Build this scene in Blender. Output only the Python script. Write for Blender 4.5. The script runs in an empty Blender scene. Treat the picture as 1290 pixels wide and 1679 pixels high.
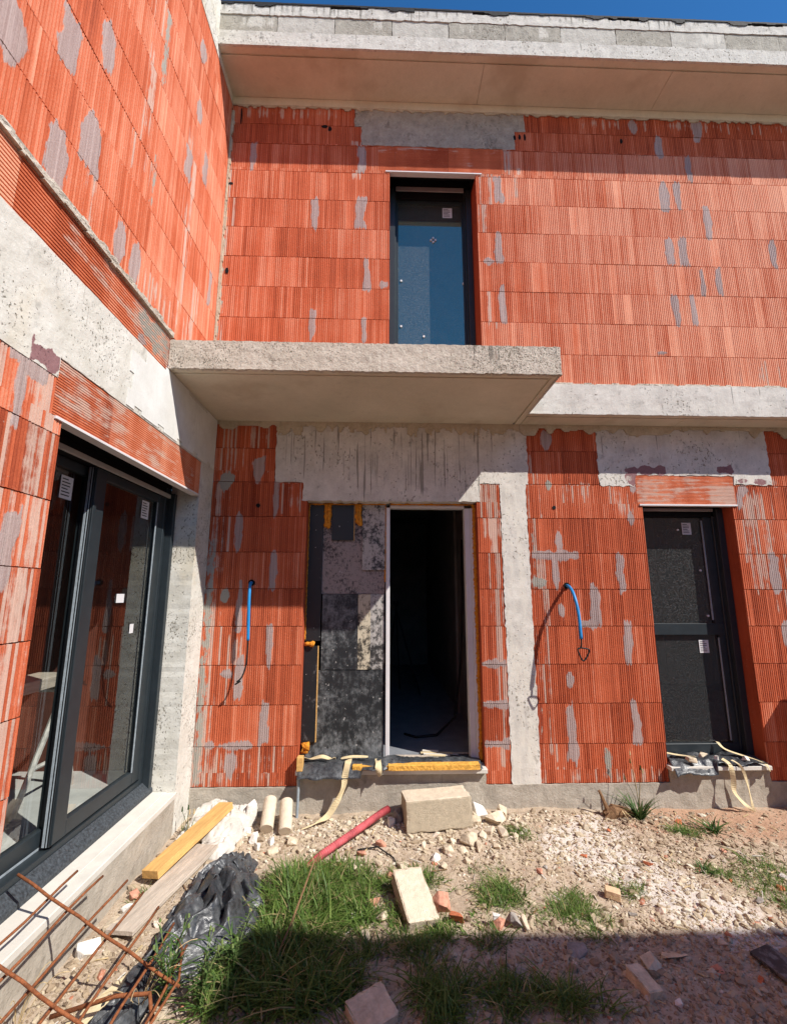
import bpy, bmesh, math, random
import numpy as np
from mathutils import Vector, Matrix, noise as mnoise

random.seed(7)
rng = np.random.default_rng(11)
scene = bpy.context.scene
COL = scene.collection
GZ = -1.65            # ground level (the camera is the origin)
YL, YU, XL = 3.76, 3.55, -1.424   # ground-floor wall face, upper wall face, wing wall face

# ------------------------------------------------------------------ helpers: objects
def link(o, parent=None):
    COL.objects.link(o)
    if parent is not None:
        o.parent = parent
    return o

def thing(name, label, cat, loc=(0, 0, 0), group=None):
    o = bpy.data.objects.new(name, None)
    o.empty_display_size = .1
    o.location = loc
    link(o)
    return tag(o, label, cat, group)

def tag(o, label, cat, group=None):
    o['label'] = label
    o['category'] = cat
    if group:
        o['group'] = group
    return o

class MB:
    """collects verts / faces of one mesh"""
    def __init__(s):
        s.v = []; s.f = []; s.m = []
    def add(s, verts, faces, mat=0):
        b = len(s.v)
        s.v.extend([tuple(p) for p in verts])
        s.f.extend([tuple(b + i for i in f) for f in faces])
        s.m.extend([mat] * len(faces))
    def box(s, x0, x1, y0, y1, z0, z1, mat=0, M=None):
        P = [(x0, y0, z0), (x1, y0, z0), (x1, y1, z0), (x0, y1, z0), (x0, y0, z1), (x1, y0, z1), (x1, y1, z1), (x0, y1, z1)]
        if M is not None:
            P = [M @ Vector(p) for p in P]
        s.add(P, [(0, 3, 2, 1), (4, 5, 6, 7), (0, 1, 5, 4), (1, 2, 6, 5), (2, 3, 7, 6), (3, 0, 4, 7)], mat)
    def tube(s, pts, r, seg=8, mat=0, cap=True):
        pts = [Vector(p) for p in pts]
        n = len(pts)
        rr = r if hasattr(r, '__len__') else [r] * n
        up = None; rings = []
        for i, p in enumerate(pts):
            t = (pts[min(i + 1, n - 1)] - pts[max(i - 1, 0)]).normalized()
            if up is None:
                up = Vector((0, 0, 1)) if abs(t.z) < .9 else Vector((1, 0, 0))
            a = t.cross(up).normalized(); b = a.cross(t).normalized(); up = b
            rings.append([p + (a * math.cos(2 * math.pi * k / seg) + b * math.sin(2 * math.pi * k / seg)) * rr[i] for k in range(seg)])
        V = [q for R_ in rings for q in R_]
        F = []
        for i in range(n - 1):
            for k in range(seg):
                k2 = (k + 1) % seg
                F.append((i * seg + k, i * seg + k2, (i + 1) * seg + k2, (i + 1) * seg + k))
        if cap:
            F.append(tuple(range(seg))[::-1]); F.append(tuple((n - 1) * seg + k for k in range(seg)))
        s.add(V, F, mat)
    def ribbon(s, pts, w, side, th=.0018, mat=0):
        """flat tape with thickness; side: width direction(s)"""
        pts = [Vector(p) for p in pts]; n = len(pts)
        V = []
        for i, p in enumerate(pts):
            sd = Vector(side[i] if isinstance(side[0], (tuple, list)) else side).normalized()
            t = (pts[min(i + 1, n - 1)] - pts[max(i - 1, 0)]).normalized()
            nn = t.cross(sd).normalized() * th / 2
            ww = (w[i] if hasattr(w, '__len__') else w) / 2
            V += [p - sd * ww - nn, p + sd * ww - nn, p + sd * ww + nn, p - sd * ww + nn]
        F = []
        for i in range(n - 1):
            for k in range(4):
                k2 = (k + 1) % 4
                F.append((4 * i + k, 4 * i + k2, 4 * i + 4 + k2, 4 * i + 4 + k))
        F += [(3, 2, 1, 0), tuple(4 * (n - 1) + k for k in range(4))]
        s.add(V, F, mat)
    def build(s, name, mats, parent=None, smooth=False, bevel=0):
        me = bpy.data.meshes.new(name)
        me.from_pydata(s.v, [], s.f)
        for m in (mats if isinstance(mats, (list, tuple)) else [mats]):
            me.materials.append(m)
        me.polygons.foreach_set('material_index', s.m)
        if smooth:
            me.polygons.foreach_set('use_smooth', [True] * len(s.f))
        me.update()
        if bevel:
            bm = bmesh.new(); bm.from_mesh(me)
            bmesh.ops.bevel(bm, geom=bm.edges[:], offset=bevel, segments=1, affect='EDGES', clamp_overlap=True)
            bm.to_mesh(me); bm.free()
        o = bpy.data.objects.new(name, me)
        return link(o, parent)

def np_mesh(name, V, F, mats, parent=None, fields=None, smooth=False, mi=None):
    me = bpy.data.meshes.new(name)
    F = np.asarray(F, dtype=np.int32); k = F.shape[1]
    me.vertices.add(len(V)); me.vertices.foreach_set('co', np.asarray(V, dtype=np.float32).ravel())
    me.loops.add(F.size); me.loops.foreach_set('vertex_index', F.ravel())
    me.polygons.add(len(F)); me.polygons.foreach_set('loop_start', np.arange(0, F.size, k, dtype=np.int32))
    me.update(calc_edges=True)
    for m in (mats if isinstance(mats, (list, tuple)) else [mats]):
        me.materials.append(m)
    if mi is not None:
        me.polygons.foreach_set('material_index', np.asarray(mi, dtype=np.int32))
    me.polygons.foreach_set('use_smooth', np.full(len(F), bool(smooth)))
    if fields is not None:
        at = me.attributes.new('fields', 'FLOAT_COLOR', 'POINT')
        at.data.foreach_set('color', np.asarray(fields, dtype=np.float32).ravel())
    me.validate()
    return link(bpy.data.objects.new(name, me), parent)

def lat(x, y, seed=0):
    """smooth 2-D value noise in 0..1, vectorised"""
    x = np.asarray(x, float); y = np.asarray(y, float)
    xi = np.floor(x).astype(np.int64); yi = np.floor(y).astype(np.int64)
    fx = x - xi; fy = y - yi
    fx = fx * fx * (3 - 2 * fx); fy = fy * fy * (3 - 2 * fy)
    def h(a, b):
        n = (a * 374761393 + b * 668265263 + seed * 1274126177) & 0xffffffff
        n = ((n ^ (n >> 13)) * 1274126177) & 0xffffffff
        return ((n ^ (n >> 16)) & 0xffff) / 65535.
    return (h(xi, yi) * (1 - fx) + h(xi + 1, yi) * fx) * (1 - fy) + (h(xi, yi + 1) * (1 - fx) + h(xi + 1, yi + 1) * fx) * fy

def fbm(x, y, seed=0, o=4):
    t = 0; a = .5; n = 0
    for i in range(o):
        t = t + a * lat(np.asarray(x) * 2 ** i, np.asarray(y) * 2 ** i, seed + i * 17); n += a; a *= .5
    return t / n

# ------------------------------------------------------------------ helpers: materials
def L(nt, a, b):
    nt.links.new(a, b)

def N(nt, typ, props=None, **ins):
    n = nt.nodes.new(typ)
    for k, v in (props or {}).items():
        setattr(n, k, v)
    for k, v in ins.items():
        key = int(k[1:]) if k[0] == 'i' and k[1:].isdigit() else k.replace('_', ' ')
        sk = n.inputs[key]
        if hasattr(v, 'is_output') or isinstance(v, bpy.types.NodeSocket):
            nt.links.new(v, sk)
        else:
            sk.default_value = v
    return n

def base_mat(name, rough=.9, spec=.25):
    m = bpy.data.materials.new(name); m.use_nodes = True
    nt = m.node_tree
    b = nt.nodes['Principled BSDF']
    b.inputs['Roughness'].default_value = rough
    b.inputs['Specular IOR Level'].default_value = spec
    return m, nt, b

def math_(nt, op, a, b=0., c=0., clamp=False):
    n = N(nt, 'ShaderNodeMath', {'operation': op, 'use_clamp': clamp}, i0=a, i1=b, i2=c)
    return n.outputs[0]

def sstep(nt, v, lo, hi):
    n = N(nt, 'ShaderNodeMapRange', {'interpolation_type': 'SMOOTHSTEP'}, Value=v, From_Min=lo, From_Max=hi)
    return n.outputs[0]

def mixc(nt, f, a, b):
    n = nt.nodes.new('ShaderNodeMix'); n.data_type = 'RGBA'
    for sk, v in ((n.inputs[0], f), (n.inputs[6], a), (n.inputs[7], b)):
        if isinstance(v, bpy.types.NodeSocket):
            nt.links.new(v, sk)
        else:
            sk.default_value = (*v, 1) if isinstance(v, tuple) and len(v) == 3 else v
    return n.outputs[2]

def pos(nt, sx=1, sy=1, sz=1):
    g = N(nt, 'ShaderNodeTexCoord')
    return N(nt, 'ShaderNodeMapping', Vector=g.outputs['Object'], Scale=(sx, sy, sz)).outputs[0]

def noise(nt, vec, scale, detail=4, rough=.6):
    return N(nt, 'ShaderNodeTexNoise', Vector=vec, Scale=scale, Detail=detail, Roughness=rough).outputs['Fac']

def bump(nt, b, h, dist=.003, strength=1.):
    n = N(nt, 'ShaderNodeBump', Strength=strength, Distance=dist, Height=h)
    L(nt, n.outputs[0], b.inputs['Normal'])

def ramp(nt, f, stops):
    n = N(nt, 'ShaderNodeValToRGB', Fac=f)
    e = n.color_ramp.elements
    while len(e) < len(stops):
        e.new(.5)
    for q, (p, c) in zip(e, stops):
        q.position = p; q.color = (*c, 1)
    return n.outputs[0]

def plain(name, c, var=.25, scale=20, rough=.8, spec=.3, bmp=.002, bscale=80, metal=0, stretch=(1, 1, 1)):
    m, nt, b = base_mat(name, rough, spec)
    p = pos(nt, *stretch)
    f = noise(nt, p, scale, 5, .65)
    lo = tuple(x * (1 - var) for x in c); hi = tuple(min(1, x * (1 + var)) for x in c)
    L(nt, ramp(nt, f, [(.3, lo), (.7, hi)]), b.inputs['Base Color'])
    b.inputs['Metallic'].default_value = metal
    if bmp:
        bump(nt, b, noise(nt, p, bscale, 4, .6), bmp)
    return m

def brick_mat(name, c0, c1, c2, reveal=False, flat=False):
    m, nt, b = base_mat(name, .88, .2)
    a = N(nt, 'ShaderNodeAttribute', {'attribute_name': 'fields'})
    sp = N(nt, 'ShaderNodeSeparateColor', Color=a.outputs['Color'])
    R_, G_, B_, A_ = sp.outputs[0], sp.outputs[1], sp.outputs[2], a.outputs['Alpha']
    p = pos(nt)
    big = noise(nt, p, 2.3, 3); fine = noise(nt, p, 150, 3, .7)
    streak = noise(nt, pos(nt, .07, .07, 1) if flat else pos(nt, 1, 1, .022), 46, 4, .7)
    mid = noise(nt, pos(nt, .4, .4, 1) if flat else pos(nt, 1, 1, .35), 34, 5, .7)
    cloud = noise(nt, p, 5.5, 5, .7)
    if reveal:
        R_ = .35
    t = math_(nt, 'ADD', R_, math_(nt, 'MULTIPLY', math_(nt, 'SUBTRACT', big, .5), .5))
    t = math_(nt, 'ADD', t, math_(nt, 'MULTIPLY', math_(nt, 'SUBTRACT', fine, .5), .5))
    t = math_(nt, 'ADD', t, math_(nt, 'MULTIPLY', math_(nt, 'SUBTRACT', streak, .5), .35), clamp=True)
    col = ramp(nt, t, [(0., c0), (.5, c1), (1., c2)])
    # thin dust everywhere
    dust = sstep(nt, math_(nt, 'ADD', mid, math_(nt, 'MULTIPLY', streak, .6)), .88, 1.25)
    col = mixc(nt, math_(nt, 'MULTIPLY', dust, math_(nt, 'MULTIPLY', sstep(nt, cloud, .4, .65), .40)), col, (.66, .44, .33))
    # pale spatter
    spk = sstep(nt, noise(nt, p, 85, 2, .5), .70, .76)
    col = mixc(nt, math_(nt, 'MULTIPLY', spk, .45), col, (.55, .42, .35))
    if not reveal:
        li = sstep(nt, math_(nt, 'ADD', B_, math_(nt, 'MULTIPLY', math_(nt, 'SUBTRACT', math_(nt, 'ADD', math_(nt, 'MULTIPLY', streak, .60), math_(nt, 'ADD', math_(nt, 'MULTIPLY', cloud, .55), math_(nt, 'MULTIPLY', mid, .2))), .68), 2.3)), .44, .78)
        col = mixc(nt, math_(nt, 'MULTIPLY', li, .70), col, mixc(nt, mid, (.50, .36, .29), (.66, .56, .47)))
        di = sstep(nt, math_(nt, 'ADD', A_, math_(nt, 'MULTIPLY', math_(nt, 'SUBTRACT', mid, .5), 1.3)), .45, .62)
        col = mixc(nt, di, col, mixc(nt, fine, (.26, .235, .20), (.44, .41, .35)))
        sm = sstep(nt, math_(nt, 'ADD', G_, math_(nt, 'MULTIPLY', math_(nt, 'SUBTRACT', noise(nt, pos(nt, 1, 1, .12), 38, 5, .75), .5), 1.3)), .42, .56)
        sc = ramp(nt, math_(nt, 'ADD', math_(nt, 'MULTIPLY', streak, .6), math_(nt, 'MULTIPLY', fine, .4)), [(.3, (.26, .185, .17)), (.7, (.50, .415, .39))])
        col = mixc(nt, math_(nt, 'MULTIPLY', sm, .93), col, sc)
    L(nt, col, b.inputs['Base Color'])
    bump(nt, b, math_(nt, 'ADD', fine, math_(nt, 'MULTIPLY', mid, .8)), .0022)
    return m

def concrete_mat(name, lo, hi, pits=.0, grime=.5, drips=0., bmp=.004, scale=5, warm=None, pitscale=60, run=True):
    """fields: G mauve mortar smear, B lime, A drip stain"""
    m, nt, b = base_mat(name, .92, .2)
    a = N(nt, 'ShaderNodeAttribute', {'attribute_name': 'fields'})
    sp = N(nt, 'ShaderNodeSeparateColor', Color=a.outputs['Color'])
    G_, B_, A_ = sp.outputs[1], sp.outputs[2], a.outputs['Alpha']
    p = pos(nt)
    n1 = noise(nt, p, scale, 6, .65); n2 = noise(nt, p, 70, 4, .7); n3 = noise(nt, pos(nt, 1, 1, .15), 22, 4, .65)
    f = math_(nt, 'ADD', math_(nt, 'MULTIPLY', n1, .55), math_(nt, 'ADD', math_(nt, 'MULTIPLY', n2, .25), math_(nt, 'MULTIPLY', n3, .2)))
    col = ramp(nt, f, [(.34, lo), (.62, hi)])
    if warm:
        w = sstep(nt, noise(nt, pos(nt, 1, 1, .6), 1.7, 4), .52, .7)
        col = mixc(nt, math_(nt, 'MULTIPLY', w, .55), col, warm)
    g = sstep(nt, math_(nt, 'ADD', noise(nt, p, 9, 6, .75), math_(nt, 'MULTIPLY', n3, .5)), .80, 1.0)
    col = mixc(nt, math_(nt, 'MULTIPLY', g, grime), col, tuple(x * .55 for x in lo))
    h = math_(nt, 'ADD', math_(nt, 'MULTIPLY', n2, .5), math_(nt, 'MULTIPLY', n1, .4))
    if pits:
        pt = sstep(nt, math_(nt, 'ADD', noise(nt, pos(nt, 1, 1, .7), pitscale, 3, .6), math_(nt, 'MULTIPLY', noise(nt, p, 2.6, 3, .6), .42)), .87 - .1 * pits, .94 - .1 * pits)
        col = mixc(nt, math_(nt, 'MULTIPLY', pt, .75), col, (.20, .17, .12))
        h = math_(nt, 'SUBTRACT', h, math_(nt, 'MULTIPLY', pt, 1.2))
    dr = noise(nt, pos(nt, 1, 1, .025), 40, 3, .6)
    dm = sstep(nt, math_(nt, 'ADD', math_(nt, 'MULTIPLY', A_, .16), dr), .70, .76)
    if run:
        col = mixc(nt, math_(nt, 'MULTIPLY', dm, .7), col, (.17, .155, .13))
    sm = sstep(nt, math_(nt, 'ADD', G_, math_(nt, 'MULTIPLY', math_(nt, 'SUBTRACT', noise(nt, p, 24, 5, .7), .5), .8)), .46, .54)
    col = mixc(nt, sm, col, mixc(nt, n2, (.19, .085, .09), (.33, .19, .19)))
    li = sstep(nt, math_(nt, 'ADD', B_, math_(nt, 'MULTIPLY', math_(nt, 'SUBTRACT', n3, .5), 1.6)), .5, .75)
    col = mixc(nt, math_(nt, 'MULTIPLY', li, .7), col, (.66, .62, .54))
    L(nt, col, b.inputs['Base Color'])
    bump(nt, b, h, bmp)
    return m

M = {}
M['brick'] = brick_mat('terracotta_blocks', (.24, .042, .018), (.56, .128, .054), (.78, .35, .22))
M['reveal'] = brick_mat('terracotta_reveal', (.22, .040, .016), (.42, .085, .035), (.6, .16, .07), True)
M['brick_flat'] = brick_mat('terracotta_lintel_units', (.30, .055, .022), (.58, .150, .065), (.78, .36, .22), False, True)
M['joint'] = plain('joint_mortar', (.20, .11, .085), .3, 60)
M['conc_white'] = concrete_mat('pitted_pale_concrete', (.50, .475, .41), (.70, .68, .62), pits=.50, grime=.5, warm=(.56, .47, .31), pitscale=85)
M['conc_grey'] = concrete_mat('grey_cast_concrete', (.46, .43, .385), (.70, .665, .60), pits=.15, grime=.6)
M['conc_rough'] = concrete_mat('rough_slab_edge_concrete', (.40, .35, .28), (.62, .56, .47), pits=.45, grime=.7, bmp=.012, pitscale=110)
M['conc_soffit'] = concrete_mat('smooth_soffit_concrete', (.55, .505, .385), (.70, .64, .505), grime=.22, bmp=.0015, scale=1.9, run=False, warm=(.44, .36, .25))
M['conc_roof'] = concrete_mat('weathered_roof_edge_concrete', (.40, .37, .32), (.70, .66, .59), grime=.9, bmp=.008, scale=9, pits=.1)
M['agglo'] = concrete_mat('aggregate_block', (.27, .245, .20), (.46, .42, .35), grime=.8, bmp=.012, scale=14, pits=.3, pitscale=120)
M['agglo_pale'] = concrete_mat('lime_streaked_block', (.34, .315, .27), (.60, .56, .49), grime=.9, bmp=.010, scale=9)
M['plinth'] = concrete_mat('plinth_render', (.30, .265, .215), (.47, .42, .35), grime=.6, bmp=.010, scale=7)
M['residue'] = concrete_mat('mortar_residue', (.40, .33, .23), (.58, .50, .37), grime=.4, bmp=.01, scale=14)
M['sill'] = plain('cream_sill_concrete', (.60, .57, .51), .08, 8, .8, .3, .0008)
M['anthracite'] = plain('anthracite_aluminium', (.019, .026, .031), .15, 12, .42, .45, 0)
M['black'] = plain('black_rubber_void', (.008, .008, .009), .2, 12, .8, .2, 0)
M['shutter_bar'] = plain('grey_shutter_bar', (.40, .38, .37), .1, 12, .5, .4, 0)
M['white_metal'] = plain('white_lacquered_profile', (.66, .64, .64), .06, 12, .5, .4, 0)
M['foam'] = plain('orange_foam', (.62, .24, .025), .35, 45, .85, .2, .012, 60)
M['foam_yellow'] = plain('yellow_foam', (.68, .36, .07), .3, 30, .85, .2, .010, 50)
M['timber'] = plain('fresh_timber', (.60, .35, .12), .25, 16, .75, .3, .002, 40, stretch=(3, .5, 3))
M['timber_grey'] = plain('weathered_timber', (.46, .39, .32), .25, 14, .85, .2, .003, 40, stretch=(3, .5, 3))
M['pallet'] = plain('pallet_timber', (.42, .27, .13), .3, 14, .85, .2, .003, 40)
M['rust'] = plain('rusty_steel', (.22, .075, .028), .5, 60, .85, .3, .002, 220)
M['blue_pvc'] = plain('blue_pvc_sheath', (.012, .21, .50), .12, 20, .45, .4, 0)
M['wire'] = plain('black_wire', (.012, .012, .012), .2, 20, .6, .3, 0)
M['red_pvc'] = plain('red_corrugated_pvc', (.50, .10, .11), .45, 14, .7, .35, .001)
M['tape'] = plain('cream_tape', (.64, .52, .31), .15, 20, .7, .3, .002, 30)
M['paper'] = plain('white_sticker_paper', (.62, .61, .62), .2, 220, .8, .2, 0, stretch=(1, 1, 2.5))
M['sack'] = plain('white_woven_sack', (.54, .50, .45), .15, 10, .85, .2, .002, 140)
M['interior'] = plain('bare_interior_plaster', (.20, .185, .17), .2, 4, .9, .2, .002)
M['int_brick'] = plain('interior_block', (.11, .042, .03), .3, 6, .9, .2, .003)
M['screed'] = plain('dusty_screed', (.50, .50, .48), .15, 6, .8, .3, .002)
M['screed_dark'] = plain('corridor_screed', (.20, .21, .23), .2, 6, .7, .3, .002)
M['trestle'] = plain('paint_splashed_white_steel', (.52, .49, .45), .35, 26, .7, .3, .001)
M['membrane'] = plain('bitumen_membrane', (.02, .019, .019), .3, 12, .8, .3, .004, 30)
M['bark'] = plain('dry_root_wood', (.20, .115, .06), .4, 40, .9, .2, .004, 80)
M['straw'] = plain('dry_straw', (.52, .40, .22), .3, 40, .8, .2, 0)
M['galv'] = plain('galvanised_rod', (.26, .30, .33), .2, 40, .5, .4, 0)
M['dark_floor'] = plain('slate_threshold', (.040, .048, .056), .7, 75, .6, .4, .003, 90)
M['render_wall'] = plain('neighbour_render', (.48, .43, .36), .1, 3, .9, .2, .002)
M['tile'] = plain('neighbour_roof_tiles', (.30, .12, .07), .3, 8, .9, .2, .004)

def board_mat(name, base, scuff, amount, scale, soft=.035):
    m, nt, b = base_mat(name, .55, .4)
    p = pos(nt)
    cl = noise(nt, p, 3.2, 4, .6)
    n1 = noise(nt, p, scale, 7, .78); n2 = noise(nt, pos(nt, 1, 1, .4), scale * 2.3, 5, .75)
    f = math_(nt, 'ADD', math_(nt, 'MULTIPLY', n1, .5), math_(nt, 'ADD', math_(nt, 'MULTIPLY', n2, .3), math_(nt, 'MULTIPLY', cl, .35)))
    k = sstep(nt, f, amount - soft, amount + soft)
    col = mixc(nt, math_(nt, 'MULTIPLY', k, .85), base, scuff)
    fl = sstep(nt, noise(nt, p, 30, 2, .5), .71, .74)
    col = mixc(nt, math_(nt, 'MULTIPLY', fl, .6), col, (.5, .48, .45))
    L(nt, col, b.inputs['Base Color'])
    L(nt, math_(nt, 'ADD', math_(nt, 'MULTIPLY', k, .3), .45), b.inputs['Roughness'])
    bump(nt, b, math_(nt, 'ADD', n1, n2), .001)
    return m
M['film_black'] = board_mat('black_film_board', (.014, .015, .017), (.10, .10, .10), .68, 9)
M['film_scuffed'] = board_mat('scuffed_black_board', (.018, .020, .022), (.27, .28, .285), .64, 16, .12)
M['film_mottled'] = board_mat('mottled_pinkish_board', (.025, .022, .022), (.36, .30, .28), .565, 34, .06)
M['film_pale'] = board_mat('pale_flaking_board', (.035, .034, .033), (.50, .47, .44), .565, 20, .05)
M['film_cream'] = board_mat('cream_flaking_board', (.04, .036, .03), (.62, .54, .40), .56, 15, .05)

def glass_mat(name, tint, gloss, ior, dust, fmin=0.):
    m = bpy.data.materials.new(name); m.use_nodes = True
    nt = m.node_tree; nt.nodes.clear()
    out = N(nt, 'ShaderNodeOutputMaterial')
    tr = N(nt, 'ShaderNodeBsdfTransparent', Color=(*tint, 1))
    gl = N(nt, 'ShaderNodeBsdfGlossy', Color=(*gloss, 1), Roughness=.012)
    ge = N(nt, 'ShaderNodeNewGeometry')
    dt = N(nt, 'ShaderNodeVectorMath', {'operation': 'DOT_PRODUCT'}, i0=ge.outputs['Incoming'], i1=ge.outputs['Normal'])
    c1 = math_(nt, 'SUBTRACT', 1., math_(nt, 'ABSOLUTE', dt.outputs['Value']), clamp=True)
    f0 = ((ior - 1) / (ior + 1)) ** 2
    f = math_(nt, 'ADD', f0, math_(nt, 'MULTIPLY', math_(nt, 'POWER', c1, 5.), 1 - f0))
    f = math_(nt, 'MAXIMUM', f, fmin)
    mx = N(nt, 'ShaderNodeMixShader', Fac=f, i1=tr.outputs[0], i2=gl.outputs[0])
    p = pos(nt)
    n = N(nt, 'ShaderNodeTexNoise', Vector=p, Scale=170., Detail=2., Roughness=.6)
    d = math_(nt, 'ADD', math_(nt, 'MULTIPLY', sstep(nt, n.outputs['Fac'], .48, .66), dust), dust * .2)
    df = N(nt, 'ShaderNodeBsdfDiffuse', Color=(.60, .64, .64, 1))
    m2 = N(nt, 'ShaderNodeMixShader', Fac=d, i1=mx.outputs[0], i2=df.outputs[0])
    L(nt, m2.outputs[0], out.inputs['Surface'])
    return m
M['glass_door'] = glass_mat('sliding_door_glass', (.86, .89, .88), (.95, 1, 1), 2.05, .004)
M['glass_dusty'] = glass_mat('dusty_coated_glass', (.30, .36, .38), (.60, 1.0, .80), 2.1, .18, .24)
M['glass_dark'] = glass_mat('dusty_dark_glass', (.18, .17, .17), (.95, .92, .9), 1.7, .10, .07)

# ------------------------------------------------------------------ wall builders
def fmap(y0):          # wall facing -y
    return lambda u, z, n: np.stack([u, y0 + n, z], -1)
def lmap(x0):          # wing wall facing +x
    return lambda u, z, n: np.stack([x0 - n, u, z], -1)

def rect_field(u, z, items, soft=.045):
    f = np.full(np.shape(u), -1.0)
    for it in items:
        cu, cz, w, h = it[:4]
        k = it[4] if len(it) > 4 else 1.
        sd = np.maximum(np.abs(u - cu) - w / 2, np.abs(z - cz) - h / 2)
        f = np.maximum(f, np.clip(.5 - sd / soft, 0, 1) * k)
    return np.clip(f, 0, 1)

def smear_field(u, z, items):
    """ragged trowelled patches: the outline wanders from row to row"""
    f = np.zeros(np.shape(u))
    for i, it in enumerate(items):
        cu, cz, w, h = it[:4]
        k = it[4] if len(it) > 4 else 1.
        near = (np.abs(u - cu) < w * 1.6 + .1) & (np.abs(z - cz) < h * .8 + .1)
        if not near.any():
            continue
        U = u[near]; Z = z[near]
        if h >= w:
            s = (Z - cz) / h
            c = cu + w * .22 * (lat(Z * 11 + i * 7.3, np.full(Z.shape, i * 3.1), 5) - .5) + w * .25 * (lat(Z * 3.5 + i, np.full(Z.shape, i * 1.7), 9) - .5)
            ww = w * (.66 + .52 * lat(Z * 10 + i * 5.1, np.full(Z.shape, i * 2.3), 7) + .28 * (lat(Z * 45, np.floor(U / .0168) + i, 6) - .4)) * np.clip(1.45 - np.abs(s + .16 * ((i % 5) - 2)) * 1.1, .45, 1.)
            hh = h * (.86 + .34 * lat(U * 75 + i, np.full(U.shape, i * 1.), 3))
        else:
            c = np.full(U.shape, cu); ww = np.full(U.shape, w * 1.02)
            hh = h * (.5 + 1.1 * lat(U * 22 + i * 3.3, np.full(U.shape, i * 1.), 3))
        sd = np.maximum(np.abs(U - c) - ww / 2, np.abs(Z - cz) - hh / 2)
        if w / h < 2.2 and h / w < 2.2:          # dabs: rounder
            sd = np.hypot((U - c) / np.maximum(ww, .01), (Z - cz) / np.maximum(hh, .01)) * min(w, h) - min(w, h) / 2
        f[near] = np.maximum(f[near], np.clip(.5 - sd / .04, 0, 1) * k)
    return f

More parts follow.
